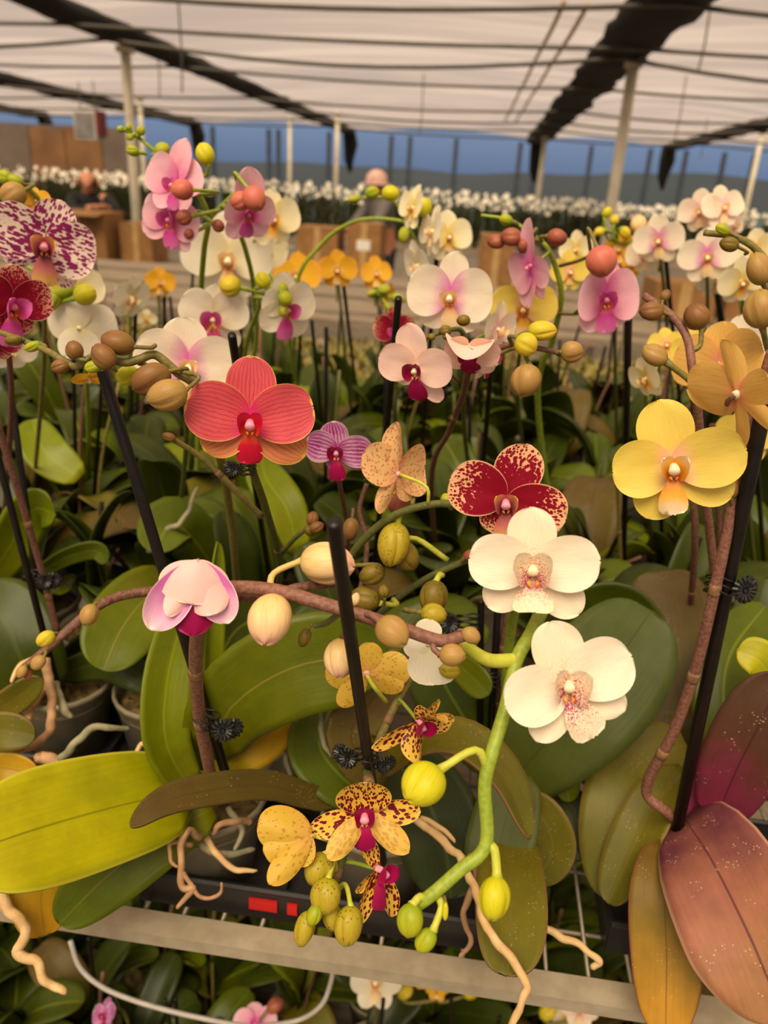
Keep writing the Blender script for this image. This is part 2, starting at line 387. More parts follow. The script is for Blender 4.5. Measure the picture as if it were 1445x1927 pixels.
# ------------------------------------------------------------------ petals and flowers
PROF = {'petal': (.50, .40), 'sepal': (.62, .50), 'star': (.75, .55), 'lip': (.75, .28), 'lobe': (.45, .5), 'thin': (.7, .7), 'hood': (.5, .45), 'dome': (.24, .42)}
def petal_geo(L, Wd, prof, cup=.1, bend=0.0, wave=.02, nv=12, nu=9, seed=0):
    a, b = PROF[prof]; tm = a/(a+b); mx = tm**a*(1-tm)**b
    V = []; UV = []; FL = []
    rr = random.Random(seed); ph = rr.uniform(0, 6.28); ph2 = rr.uniform(0, 6.28)
    for i in range(nv+1):
        s = i/nv; t = .5-.5*math.cos(math.pi*(.06+.94*s)); t = max(t, .004); t = min(t, .9995)
        w = t**a*(1-t)**b/mx
        if t < .08: w = max(w, .16)
        for k in range(nu):
            q = -1+2*k/(nu-1)
            x = q*w*Wd/2; y = t*L
            edge = abs(q)*(.4+.6*t)
            z = bend*L*t*t + cup*Wd*(q*w)**2*.5 - .10*Wd*math.exp(-(q/.18)**2)*(1-t)*.25
            z += wave*L*edge*(math.sin(q*5+t*6+ph)+.6*math.sin(t*13+ph2+q*2))
            yy = y + wave*.6*L*t*math.sin(q*6+ph2)
            V.append(Vector((x, yy, z))); UV.append((k/(nu-1), t)); FL.append((x/L+seed % 7, t))
    F = [(i*nu+k, i*nu+k+1, (i+1)*nu+k+1, (i+1)*nu+k) for i in range(nv) for k in range(nu-1)]
    return V, F, UV, FL
KIND = {  # petal, sepal, lip, column materials and shape family
    'white': ('white', 'white', 'lip_orange', 'col_white', 'phal'), 'speck': ('white_speck', 'white_speck_sepal', 'lip_white', 'col_white', 'phal'),
    'wpink': ('white_pink', 'white_pink', 'lip_orange', 'col_white', 'phal'), 'wmag': ('white', 'white', 'lip_pink', 'col_white', 'phal'),
    'wblush': ('white_blush', 'white_blush', 'lip_orange', 'col_white', 'phal'), 'cream': ('cream', 'cream', 'lip_yellow', 'col_white', 'phal'),
    'coral': ('coral', 'coral_sepal', 'lip_red', 'col_pink', 'phal'), 'purple': ('purple_vein', 'purple_vein', 'lip_magenta', 'col_pink', 'phal'),
    'mottle': ('mottle', 'mottle', 'lip_maroon', 'col_pink', 'phal'), 'redspot': ('red_spot', 'red_spot', 'lip_maroon', 'col_pink', 'phal'),
    'redmauve': ('red_mauve', 'red_mauve', 'lip_pink', 'col_pink', 'phal'), 'yellow': ('yellow', 'yellow', 'lip_yellow', 'col_white', 'phal'),
    'gold': ('gold', 'gold', 'lip_yellow', 'col_white', 'phal'), 'orange': ('orange', 'orange', 'lip_yellow', 'col_white', 'phal'),
    'star': ('yspot', 'yspot', 'lip_magenta', 'col_pink', 'star'), 'starback': ('yspot_back', 'yspot_back', 'lip_magenta', 'col_pink', 'star'),
    'cspot': ('cspot', 'cspot', 'lip_maroon', 'col_pink', 'phal'), 'palepink': ('pale_pink', 'pale_pink', 'lip_magenta', 'col_white', 'phal'),
    'pink': ('pink', 'pink', 'lip_pink', 'col_pink', 'phal'), 'cup': ('pink_cup', 'pink_cup', 'lip_magenta', 'col_pink', 'phal')}
ROLE = {'d': 'dorsal_sepal', 'p': 'petal', 'l': 'lateral_sepal', 'm': 'lip'}
SHAPE = {'phal': [('l', -57, .47, .36, -4), ('l', -123, .47, .36, -4), ('d', 90, .49, .40, 0), ('p', 13, .51, .55, 6), ('p', 167, .51, .55, 6)],
         'star': [('l', -55, .52, .26, 8), ('l', -125, .52, .26, 8), ('d', 90, .48, .28, 10), ('p', 22, .5, .22, 10), ('p', 158, .5, .22, 10)]}
SHARE = {}
def petal_mesh(key, mat, L, Wd, prof, cup, bend, wave, nv, nu, seed):
    V, F, UV, FL = petal_geo(L, Wd, prof, cup, bend, wave, nv, nu, seed)
    return mk_mesh(key, V, F, mat, UV, FL)
NF = [0]
def flower(pl, x, y, D, size, kind, yaw=0, pitch=0, roll=0, ov=None, ped=None, lip=1.0, hi=False, pedmat='st_green', cup=.12, wave=.014, liptilt=30, lipang=-90, close=0, mid=1.0):
    """a bloom centred at a point; ov = own petals as (role, angle, length px, width px, tilt[, cup[, profile[, bend]]])"""
    NF[0] += 1; sd = NF[0]
    pm, sm, lm, cm, fam = KIND[kind]
    S = size*D/FPX; pos = P(x, y, D)
    z = (CAM-pos).normalized(); xx = UP.cross(z).normalized(); yy = z.cross(xx)
    B = Matrix((xx, yy, z)).transposed().to_4x4()
    B = B @ Matrix.Rotation(rad(yaw), 4, 'Y') @ Matrix.Rotation(rad(-pitch), 4, 'X') @ Matrix.Rotation(rad(roll), 4, 'Z')
    Wm = Matrix.Translation(pos) @ B
    nv, nu = (18, 13) if hi else (10, 7)
    # the flower object itself is the column (with its throat); petals, lip and pedicel are its children
    V, F = [], []
    cpts = [Vector((0, 0, -.03*S)), Vector((0, .005*S, .03*S)), Vector((0, -.012*S, .08*S)), Vector((0, -.04*S, .115*S)), Vector((0, -.052*S, .128*S))]
    cv, cf = tube_geo(spline(cpts, 9), [S*q for q in (.034, .036, .034, .033, .036, .042, .044, .034, .012)], 10)
    fl = obj('flower', mk_mesh('column', cv, cf, M[cm]), pl, Wm)
    plist = []
    if ov:
        for q in ov:
            k = D/FPX
            plist.append((q[0], q[1], q[2]*k, q[3]*k, q[4], q[5] if len(q) > 5 else cup, q[6] if len(q) > 6 else None, q[7] if len(q) > 7 else 0.0))
    else:
        rr = random.Random(sd)
        for r_, a, L, Wd, ti in SHAPE[fam]:
            plist.append((r_, a+rr.uniform(-4, 4), L*S*rr.uniform(.95, 1.04), Wd*S*rr.uniform(.95, 1.05), ti+rr.uniform(-4, 4)+close, cup, None, rr.uniform(-.06, .05)))
    for i, (r_, a, L, Wd, ti, cu, pr, be) in enumerate(plist):
        mat = M[pm] if r_ == 'p' else (M[lm] if r_ == 'm' else (M[pm] if r_ == 'd' and kind == 'coral' else M[sm]))
        pr = pr or ('star' if fam == 'star' else ('petal' if r_ == 'p' else 'sepal'))
        me = petal_mesh(ROLE[r_], mat, L, Wd, pr, cu, be, wave, nv, nu, sd*7+i)
        zoff = {'l': -.012, 'd': -.006, 'p': .008, 'm': .004}[r_]*S
        Lm = Matrix.Translation((0, 0, zoff)) @ Matrix.Rotation(rad(a-90), 4, 'Z') @ Matrix.Rotation(rad(ti), 4, 'X')
        obj(ROLE[r_], me, fl, Wm @ Lm)
    if lip > 0:
        s = S*lip; V = []; F = []; UV = []; FL = []
        def addp(Mx, L, Wd, pr, cu, be, sd2):
            v, f, uv, flt = petal_geo(L, Wd, pr, cu, be, .03, 8, 7, sd2)
            n = len(V); V.extend([Mx @ q for q in v]); F.extend([tuple(j+n for j in q) for q in f]); UV.extend(uv); FL.extend(flt)
        RZ = lambda a: Matrix.Rotation(rad(a), 4, 'Z')
        RX = lambda a: Matrix.Rotation(rad(a), 4, 'X')
        T = Matrix.Translation
        base = T((0, -.085*s, .03*s))
        addp(base @ RZ(lipang-90) @ RX(liptilt), .25*s*mid, .21*s, 'lip', -.25, -.45, sd)
        for g in (-1, 1):
            addp(base @ T((g*.03*s, .0, .0)) @ RZ(-g*34) @ RX(34) @ Matrix.Rotation(rad(-g*38), 4, 'Y'), .21*s, .17*s, 'lobe', .55, .25, sd+3)
        lp = obj('lip', mk_mesh('lip', V, F, M[lm], UV, FL), fl, Wm)
        cv = []; cf = []
        for g in (-1, 1):
            v, f = tube_geo([Vector((g*.018*s, -.07*s, .045*s)), Vector((g*.022*s, -.085*s, .075*s)), Vector((g*.012*s, -.10*s, .082*s))], [.009*s, .012*s, .005*s], 6)
            n = len(cv); cv += v; cf += [tuple(j+n for j in q) for q in f]
        obj('callus', mk_mesh('callus', cv, cf, M['callus']), fl, Wm)
    if ped:
        a = P(*ped); b = pos - (B.to_3x3() @ Vector((0, 0, 1)))*.03*S
        mid = (a+b)/2 - (B.to_3x3() @ Vector((0, 0, 1)))*.18*S + Vector((0, 0, .05*S))
        v, f = tube_geo(spline([a, mid, b], 10), [max(.0011, .022*S)]*10, 8)
        obj('pedicel', mk_mesh('pedicel', v, f, M[pedmat]), fl)
    return fl
# ------------------------------------------------------------------ buds
def bud_geo(L, Wd, seed=0, nt=16, nk=30):
    rr = random.Random(seed); ph = rr.uniform(0, 6.28); V = []; UV = []; k1 = nk+1
    for i in range(nt+1):
        t = .5-.5*math.cos(math.pi*i/nt); t = min(max(t, .002), .998)
        r0 = (t**.50)*((1-t)**.50)/.5*(1.0+.10*(1-t))/1.05
        for k in range(k1):
            th = 2*math.pi*k/nk; an = th+ph+.5*t
            d3 = abs(((th/2.0944+.5) % 1.0)-.5)                 # 0 on a joint, .5 in the middle of a sepal
            sm = math.exp(-(d3/.055)**2)
            r = r0*Wd/2*(1-.14*sm*min(1, t*2.5)+.05*math.cos(th*3+math.pi)*t)*(1+.05*math.cos(2*(an-ph)))
            V.append(Vector((r*math.cos(an), t*L + (.02*L*math.cos(th*3) if t > .93 else 0), r*math.sin(an)))); UV.append((k/nk, t))
    F = [(i*k1+k, (i+1)*k1+k, (i+1)*k1+k+1, i*k1+k+1) for i in range(nt) for k in range(nk)]
    return V, F, UV
NB = [0]
def bud(pl, x, y, D, ang, L, Wd, mat, att=None, lean=0.0, pedmat=None, pr=None, sag=0.0):
    """bud centred at a pixel; ang = image angle from foot to tip (0 right, 90 up); lean tips it to the viewer"""
    NB[0] += 1; k = D/FPX
    d = (RT*math.cos(rad(ang)) + UP*math.sin(rad(ang)))*math.cos(rad(lean)) - FW*math.sin(rad(lean))
    d.normalize(); c = P(x, y, D); b0 = c - d*L*k/2
    sx_ = d.cross(FW); sx_ = sx_.normalized() if sx_.length > .05 else RT.copy(); sz = sx_.cross(d)
    Wm = Matrix.Translation(b0) @ Matrix((sx_, d, sz)).transposed().to_4x4()
    V, F, UV = bud_geo(L*k, Wd*k, NB[0])
    b = obj('bud', mk_mesh('bud', V, F, M[mat], UV), pl, Wm)
    if att:
        a = P(*att); e = b0 + d*L*k*.06
        mid = (a+e)/2 - d*(a-e).length*.28 + Vector((0, 0, sag))
        r = (pr or max(3.0, Wd*.09))*k
        v, f = tube_geo(spline([a, mid, e], 9), [r*1.1]*4+[r]*4+[r*1.35], 8)
        obj('pedicel', mk_mesh('pedicel', v, f, M[pedmat or 'st_olive']), b)
    return b
# ------------------------------------------------------------------ stems, stakes, clips, roots
def stem(pl, pts, r0, r1, mat, tobase=None, nodes=(), name='flower_stem', n=None, sides=9):
    """pts as (px, py, D); r in metres from first to last point"""
    q = [P(*p) if not isinstance(p, Vector) else p for p in pts]
    if tobase is not None: q = [tobase] + q
    n = n or max(8, len(q)*6)
    c = spline(q, n)
    rr = [r0+(r1-r0)*i/(n-1) for i in range(n)]
    v, f = tube_geo(c, rr, sides)
    o = obj(name, mk_mesh(name, v, f, M[mat]), pl)
    for t in nodes:                                        # papery bracts round the joints
        i = min(int(t*(n-1)), n-2); T = (c[i+1]-c[i]).normalized()
        v, f = tube_geo([c[i]-T*rr[i]*.6, c[i], c[i]+T*rr[i]*1.0, c[i]+T*rr[i]*1.7], [rr[i]*1.01, rr[i]*1.12, rr[i]*1.14, rr[i]*1.01], 9)
        obj('bract', mk_mesh('bract', v, f, M['bract']), o)
    return o
def stake(pl, a, b, r=.0032):
    a = P(*a) if not isinstance(a, Vector) else a; b = P(*b) if not isinstance(b, Vector) else b
    T = (b-a).normalized()
    v, f = tube_geo([a, a+T*r*.25, a+(b-a)*.5, b], [r*.9, r, r, r], 12)
    return obj('stake', mk_mesh('stake', v, f, M['stake']), pl)
def clip(pl, x, y, D, s=22, ang=80, side=1, face=35):
    """black plastic orchid clip: three hoops round stake and stem, two ribbed round finger grips"""
    k = D/FPX; c = P(x, y, D); A = RT*math.cos(rad(ang)) + UP*math.sin(rad(ang)); Bx = A.cross(FW).normalized()*-1
    mb = MB(); r = s*k
    for j in (-1, 0, 1):
        o = c + A*j*r*.55
        mb.tube([o + (Bx*math.cos(q)*r + FW*math.sin(q)*r*.8 + A*.15*r*math.sin(q*2)) for q in [i*2*math.pi/20 for i in range(21)]], r*.10, 6)
    cl = mb.build('stake_clip', M['clip'], pl, smooth=True)
    for g in (0, 1):
        gm = MB(); o = c + Bx*side*r*(1.75+.55*g) + A*r*(-.1+.25*g) - FW*r*(.5-.6*g)
        nn = (-FW + Bx*side*.5*(1 if g else .3)).normalized(); e1 = A.cross(nn).normalized(); e2 = nn.cross(e1)
        R_ = r*.95
        for i in range(14):
            q = 2*math.pi*i/14; dr = e1*math.cos(q)+e2*math.sin(q)
            gm.tube([o+dr*R_*.3+nn*R_*.22, o+dr*R_*.75+nn*R_*.24, o+dr*R_+nn*R_*.05], [R_*.12, R_*.2, R_*.17], 6)
        gm.tube([o-nn*R_*.12, o, o+nn*R_*.2], [R_*.8, R_*.85, R_*.5], 14)
        gm.tube([o+nn*R_*.15, o+nn*R_*.34], [R_*.28, R_*.18], 8)
        gm.build('clip_grip', M['clip'], cl, smooth=False)
    arm = MB(); arm.tube([c+Bx*side*r*.8, c+Bx*side*r*1.9], r*.2, 6); arm.build('clip_arm', M['clip'], cl)
    return cl
def root(pl, pts, w, mat='root', tip=.55, n=None):
    q = spline([P(*p) for p in pts], n or len(pts)*6); D = pts[0][2]; r = w/2*D/FPX; m = len(q); sd = len(bpy.data.objects)
    for i in range(1, m-1):
        q[i] = q[i] + noise.noise_vector(q[i]*90+Vector((sd, 0, 0)))*r*.7
    rs = [r*(1-(1-tip)*(i/(m-1))**3)*(1+.16*noise.noise(q[i]*160)) for i in range(m)]
    rs[-1] *= .5
    v, f = tube_geo(q, rs, 8)
    return obj('aerial_root', mk_mesh('aerial_root', v, f, M[mat]), pl)
# ------------------------------------------------------------------ leaves
def leaf_geo(c, side, hw, fold=.18, base=.3, sharp=.40, nu=9, curl=0.0, seed=0, belly=.55):
    m = len(c); V = []; UV = []; FL = []; L = sum((c[i+1]-c[i]).length for i in range(m-1)); rr = random.Random(seed); ph = rr.uniform(0, 6)
    a = sharp*belly/(1-belly)
    def at(t):
        u = t*(m-1); k = min(int(u), m-2); return c[k].lerp(c[k+1], u-k), side[k].lerp(side[k+1], u-k)
    ts = [1-(1-i/(m-1))**1.75 for i in range(m)]; cs = [at(t) for t in ts]; c = [q[0] for q in cs]; side = [q[1] for q in cs]
    mx = belly**a*(1-belly)**sharp
    for i in range(m):
        t = ts[i]
        w = max(t, 1e-4)**a*max(1-t, 0)**sharp/mx
        if t < belly: w = base+(1-base)*w
        w = max(w, .02)
        T = (c[min(i+1, m-1)]-c[max(i-1, 0)]).normalized(); s = (side[i]-T*side[i].dot(T)).normalized(); N = T.cross(s)
        for k in range(nu):
            q = -1+2*k/(nu-1)
            h = hw*w
            z = fold*h*(abs(q)**1.3) - curl*h*q*q + .03*hw*math.sin(t*9+ph+q*2)*abs(q)
            V.append(c[i]+s*q*h+N*z); UV.append((k/(nu-1), t)); FL.append((q*h, t*L))
    F = [(i*nu+k, (i+1)*nu+k, (i+1)*nu+k+1, i*nu+k+1) for i in range(m-1) for k in range(nu-1)]
    return V, F, UV, FL
NL = [0]
def solid(o, th=.0013):
    md = o.modifiers.new('thickness', 'SOLIDIFY'); md.thickness = th; md.offset = 0
    return o
LEAFQ = []
def leaf(pl, *a, **k): LEAFQ.append((pl, a, k))            # leaves are laid in last, round the stems and pots
def place_leaf(pl, pts, hw, mat, twist=0, fold=.15, base=.35, sharp=.42, curl=0.0, belly=.55, n=22):
    """pts along the midrib as (px, py, D), foot first; hw = half width in pixels at its widest; twist turns it about the midrib"""
    NL[0] += 1; best = None; m = len(pts)-1
    for cost0, dl, dt in LEAF_TRY:                            # bend the leaf nearer or farther, or turn it, until it passes its neighbours
        q = [(p[0], p[1], p[2]*(1+dl*(.12+.88*i/m))) for i, p in enumerate(pts)]
        c = spline([P(*p) for p in q], n); Dm = sum(p[2] for p in q)/len(q); tw = rad(twist+dt)
        side = []
        for i, p in enumerate(c):
            T = (c[min(i+1, n-1)]-c[max(i-1, 0)]).normalized(); vd = (CAM-p).normalized()
            s = T.cross(vd).normalized()*-1; nn = T.cross(s)
            side.append(s*math.cos(tw)+nn*math.sin(tw))
        g = leaf_geo(c, side, hw*Dm/FPX, fold, base, sharp, 11, curl, NL[0], belly)
        k = hits(*shells(g[0], g[1]), pl, best[0] if best else 1e9)
        if best is None or k < best[0]: best = (k, g)
        if k == 0: break
    V, F, UV, FL = best[1]; keep(V, F, pl, 'leaf')
    return solid(obj('leaf', mk_mesh('leaf', V, F, M[mat], UV, FL), pl), .0016)

# ------------------------------------------------------------------ what already stands where: leaves and stakes are fitted between it
from mathutils.bvhtree import BVHTree
CELL = .06; HASH = {}; OB = []
LEAF_TRY = sorted([(abs(d)*10+abs(t)/40.0, d, t) for d in (0, .02, -.02, .04, -.04, .06, -.06, .09, -.09, .12, -.12, .16) for t in (0, 12, -12, 24, -24)])
def top_of(o):
    while o.parent: o = o.parent
    return o
def box_of(V):
    return (min(v.x for v in V), min(v.y for v in V), min(v.z for v in V), max(v.x for v in V), max(v.y for v in V), max(v.z for v in V))
def cells(b):
    for i in range(int(b[0]//CELL), int(b[3]//CELL)+1):
        for j in range(int(b[1]//CELL), int(b[4]//CELL)+1):
            for k in range(int(b[2]//CELL), int(b[5]//CELL)+1): yield (i, j, k)
def shells(V, F, h=.0013):
    """both faces of a thin blade"""
    N = [Vector() for _ in V]
    for f in F:
        n = (V[f[1]]-V[f[0]]).cross(V[f[2]]-V[f[0]])
        for i in f: N[i] += n
    N = [n.normalized()*h if n.length > 0 else n for n in N]; m = len(V)
    return [v+n for v, n in zip(V, N)]+[v-n for v, n in zip(V, N)], list(F)+[tuple(i+m for i in f) for f in F]
def keep(V, F, owner, part):
    if part == 'leaf': V, F = shells(V, F)
    b = box_of(V); n = len(OB); OB.append((b, BVHTree.FromPolygons(V, F), owner, part))
    for c in cells(b): HASH.setdefault(c, []).append(n)
def hits(V, F, owner, limit=1e9, own=('pot',)):
    b = box_of(V); seen = set(); T = None; k = 0
    for c in cells(b):
        for n in HASH.get(c, ()):
            if n in seen: continue
            seen.add(n); ob = OB[n]
            if ob[2] is owner and ob[3] not in own: continue
            q = ob[0]
            if q[0] > b[3] or b[0] > q[3] or q[1] > b[4] or b[1] > q[4] or q[2] > b[5] or b[2] > q[5]: continue
            if T is None: T = BVHTree.FromPolygons(V, F)
            k += len(T.overlap(ob[1]))
            if k >= limit: return k
    return k
KEPT = set()
def keep_all():
    """take stock of every mesh near the benches built so far"""
    for o in list(COL.objects):
        if o.type != 'MESH' or o.name in KEPT or o.name not in WM: continue
        KEPT.add(o.name); r = top_of(o)
        if r.name.split('.')[0] not in ('potted_orchid', 'plant_tray', 'mesh_bench', 'lower_bench', 'curved_cable'): continue
        W_ = WM[o.name]; V = [W_ @ v.co for v in o.data.vertices]
        if max(v.z for v in V)-min(v.z for v in V) > 2 or not len(o.data.polygons): continue
        nm = o.name.split('.')[0]
        if nm in ('wire', 'cross_wire', 'back_rail', 'end_rail'): continue
        keep(V, [tuple(p.vertices) for p in o.data.polygons], r, nm)
# ================================================================== the setting
def struct(o): return tag(o, kind='structure')
M['concrete'] = plain('floor_concrete', (112, 100, 84), (92, 82, 68), .8, 3)
M['outside'] = plain('field_green', (38, 46, 34), (30, 38, 34), .9, .2)
M['ridge'] = plain('far_hills', (20, 27, 30), (16, 22, 26), .95, .05)
M['pole'] = plain('pole_galvanised', (208, 198, 174), (190, 180, 158), .5, 8, metal=.1)
M['post'] = plain('post_grey', (62, 70, 84), (50, 56, 68), .6, 8)
M['cloth'] = plain('shade_cloth_black', (12, 10, 9), (20, 16, 14), .85, 14, bump=.6)
M['cablew'] = plain('roof_cable_grey', (84, 77, 68), (70, 65, 58), .6, 8)
M['carton'] = plain('cardboard', (150, 106, 58), (130, 92, 50), .8, 12)
M['tape'] = plain('tape_tan', (186, 150, 96), (170, 136, 84), .4, 12)
M['print'] = plain('print_brown', (88, 62, 34), (80, 56, 30), .8)
M['paper'] = plain('paper_white', (226, 220, 206), (214, 206, 190), .7)
M['board'] = plain('grey_weathered_board', (140, 124, 104), (112, 98, 82), .8, 10, stretch=(1, 8, 8))
M['panel_a'] = plain('panel_brown', (132, 92, 54), (108, 76, 48), .7, 2)
M['panel_b'] = plain('panel_grey_brown', (112, 96, 84), (96, 82, 72), .7, 2)
M['heater'] = plain('heater_white', (186, 178, 170), (160, 152, 146), .5, 4)
# roof film: lets part of the sky straight through, scatters the rest
t = NT('roof_film')
oc = t.new('TexCoord').outputs['Object']
n1 = t.noise(t.scalev(oc, (.25, 2.6, 1)), 1.0, 4.0); n2 = t.noise(oc, .35, 2.0)
c = t.mix(t.step(n1, .35, .68), lin((142, 122, 104)), lin((168, 148, 130)))
c = t.mix(t.math('MULTIPLY', t.step(n2, .4, .7), .5), c, lin((126, 108, 92)))
tr = t.new('BsdfTranslucent'); t.set(tr.inputs[0], c)
tp = t.new('BsdfTransparent'); tp.inputs[0].default_value = (.98, .90, .79, 1)
M['film'] = t.finish(t.shmix(.42, tr.outputs[0], tp.outputs[0]))
t = NT('wall_film'); df = t.new('BsdfDiffuse'); df.inputs[0].default_value = lin((186, 186, 184)); tp = t.new('BsdfTransparent'); tp.inputs[0].default_value = (.96, .96, .96, 1)
M['wfilm'] = t.finish(t.shmix(.955, df.outputs[0], tp.outputs[0]))

def grid(name, x0, x1, y0, y1, nx, ny, fz, mat):
    V = []; F = []
    for j in range(ny+1):
        for i in range(nx+1):
            x = x0+(x1-x0)*i/nx; y = y0+(y1-y0)*j/ny; V.append((x, y, fz(x, y)))
    F = [(j*(nx+1)+i, j*(nx+1)+i+1, (j+1)*(nx+1)+i+1, (j+1)*(nx+1)+i) for j in range(ny) for i in range(nx)]
    return obj(name, mk_mesh(name, V, F, mat))
RZ_ = 2.62; YB = 20.5
BANDS = [-10.6, -6.9, -3.3, .92, 3.75, 7.3]
def roof_z(x, y):
    b = BANDS; z = RZ_
    for i in range(len(b)-1):
        if b[i] <= x < b[i+1]:
            u = (x-b[i])/(b[i+1]-b[i]); z = RZ_ + .02 + .10*math.sin(u*math.pi) + .012*math.sin(y*5+x)
    return z
BAND_W = (.2, .2, .26, .46, .22, .2); BAND_Y0 = (8, 6, 3.0, 3.0, 6, 8)
def cloth_nz(x, y, a): return 1+.35*noise.noise(Vector((x+math.cos(a)*1.2, y*2.1, math.sin(a)*1.2)))
def cloth_bottom(j, y): return RZ_-.09-.085*cloth_nz(BANDS[j], y, -math.pi/2)
struct(grid('floor', -16, 14, -4, 24, 4, 4, lambda x, y: 0.0, M['concrete']))
struct(grid('floor', -260, 260, -60, 200, 8, 8, lambda x, y: -.03, M['outside']))
struct(grid('ceiling', -13, 11, -4, YB, 96, 60, roof_z, M['film']))
# distant hills behind the rear wall
V = []; F = []; N_ = 90
for i in range(N_+1):
    x = -150+300*i/N_
    h = 3.6 + 2.8*math.exp(-((x-40)/34)**2) + 1.0*math.exp(-((x+30)/26)**2) + .5*noise.noise(Vector((x*.09, 0, 0)))
    V += [(x, 150, -.2), (x, 162, h), (x, 195, -.2)]
for i in range(N_):
    for j in range(2): F.append((i*3+j, (i+1)*3+j, (i+1)*3+j+1, i*3+j+1))
tag(obj('far_hills', mk_mesh('far_hills', V, F, M['ridge'])), kind='structure')
# rear wall: clear film between grey posts
wb = struct(obj('wall_back', mk_mesh('wall_back', [(-14, YB, 0), (12, YB, 0), (12, YB, 2.55), (-14, YB, 2.55)], [(0, 1, 2, 3)], M['wfilm'], smooth=False)))
for px in (505, 523, 618, 735, 770, 857, 978, 1008, 1112, 1224, 1292, 1365, 1422, 400):
    q = P(px, 290, 19); Dd = (YB-.12-CAM.y)/((q-CAM).normalized().y); X = (CAM + (q-CAM).normalized()*Dd).x
    mb = MB(); mb.box((X, YB-.08, 1.28), (.10, .07, 2.56)); mb.build('wall_post', M['post'], wb)
# panel partition at the far left, with a heater hanging before it
wl_ = struct(obj('wall_left', mk_mesh('wall_left', [(-12.3, 16.1, 0), (-6.97, 16.1, 0), (-6.97, 16.1, 2.2), (-12.3, 16.1, 2.2)], [(0, 1, 2, 3)], M['panel_b'], smooth=False)))
for i in range(7):
    mb = MB(); x = -11.9+i*.76; h = (2.12, 2.2, 2.1, 2.16)[i % 4]; mb.box((x, 16.05, h/2), (.74, .06, h))
    mb.build('panel', M['panel_a' if i % 3 else 'panel_b'], wl_)
# galvanised poles that carry the roof
def pole(x, y, r, lab):
    o = thing('support_pole', (x, y, 0), lab, 'pole', 'galvanised roof poles')
    jb = min(range(6), key=lambda j: abs(x-BANDS[j]))
    tz = cloth_bottom(jb, y)+.012 if abs(x-BANDS[jb]) < BAND_W[jb]*.5+.1 else roof_z(x, y)+.004      # stops under the cloth it carries, else at the film
    mb = MB(); mb.tube([Vector((x, y, 0)), Vector((x, y, 1.3)), Vector((x, y, tz))], r, 14); mb.build('pole_tube', M['pole'], o, smooth=True)
    mb = MB(); mb.box((x, y, .006), (.2, .2, .012)); mb.build('base_plate', M['pole'], o)
    mb = MB(); mb.box((x, y, tz-.035), (.13, .13, .05)); mb.build('head_bracket', M['pole'], o)
pa = on_z(1200, 72, 2.6); pb = on_z(233, 52, 2.6)
pole(pa.x, pa.y, .045, 'thick galvanised pole rising behind the pink flowers with rose buds')
pole(pb.x, pb.y, .045, 'thick galvanised pole beside the person and the cardboard box')
for px, D in ((632, 15), (1016, 14.6), (272, 14.2), (1415, 14), (545, 17.5)):
    q = P(px, 340, D); pole(q.x, q.y, .045, 'slim distant galvanised pole among the far flower rows')
# gathered black shade cloth under the roof, with a hanging end
def band(x, y0, y1, wide, lab):
    o = thing('gathered_shade_cloth', (x, (y0+y1)/2, RZ_-.12), lab, 'shade cloth', 'gathered black shade cloths')
    V = []; F = []; n = 70; k = 12
    for i in range(n+1):
        y = y0+(y1-y0)*i/n
        for j in range(k):
            a = 2*math.pi*j/k; nz = cloth_nz(x, y, a)
            V.append(Vector((x+math.cos(a)*wide*.5*nz, y, RZ_-.09+math.sin(a)*.085*nz)))
    F = [(i*k+j, i*k+(j+1) % k, (i+1)*k+(j+1) % k, (i+1)*k+j) for i in range(n) for j in range(k)]
    F += [tuple(range(k)), tuple(n*k+j for j in range(k-1, -1, -1))]
    obj('cloth_roll', mk_mesh('cloth_roll', V, F, M['cloth']), o)
    v, f = tube_geo([Vector((x, y1-.1, RZ_-.1)), Vector((x+.03, y1, RZ_-.35)), Vector((x, y1+.02, RZ_-.7)), Vector((x+.04, y1+.03, RZ_-.95))], [.15, .17, .11, .03], 9)
    obj('hanging_end', mk_mesh('hanging_end', v, f, M['cloth']), o)
for i, (x, w) in enumerate(zip(BANDS, BAND_W)):
    y0 = BAND_Y0[i]
    lab = {2: 'long black gathered shade cloth running over the pole beside the cardboard box', 3: 'wide black gathered shade cloth over the pole behind the pink flowers'}.get(i, 'narrow black gathered shade cloth at the side of the greenhouse roof')
    band(x, y0, 19.2, w, lab)
# sagging cables across the roof
def cable(y, z, r, sag, ph):
    pts = []; xs = sorted([-12+22*i/60 for i in range(61)]+BANDS)
    for i in range(len(xs)):
        x = xs[i]; u = 0.0; yy = y+.05*math.sin(x*.7+ph); zs = [cloth_bottom(j, y+.05*math.sin(BANDS[j]*.7+ph))-r+.005 if y > BAND_Y0[j] else z for j in range(6)]; zz = zs[0] if x < BANDS[0] else zs[-1]
        for j in range(len(BANDS)-1):
            if BANDS[j] <= x < BANDS[j+1]: u = (x-BANDS[j])/(BANDS[j+1]-BANDS[j]); zz = zs[j]*(1-u)+zs[j+1]*u
        pts.append(Vector((x, yy, zz-sag*math.sin(u*math.pi))))
    mb = MB(); mb.tube(pts, r, 6); o = mb.build('roof_cable', M['cablew'], smooth=True)
    tag(o, 'thin dark cable sagging across under the pale roof film', 'cable', 'roof cables')
for y, z, r, sag, ph in ((5.75, 2.60, .014, .12, .9), (7.3, 2.60, .014, .05, .9), (8.0, 2.58, .016, .2, -3.3), (9.9, 2.56, .014, .08, .9), (12.8, 2.56, .016, .1, .9), (14.6, 2.55, .016, .12, .9), (16.6, 2.54, .016, .1, -3.3), (18.6, 2.53, .018, .08, .9)):
    cable(y*.88, z-.155, r, sag*.6, ph)             # passes under the gathered cloths, which lie on it
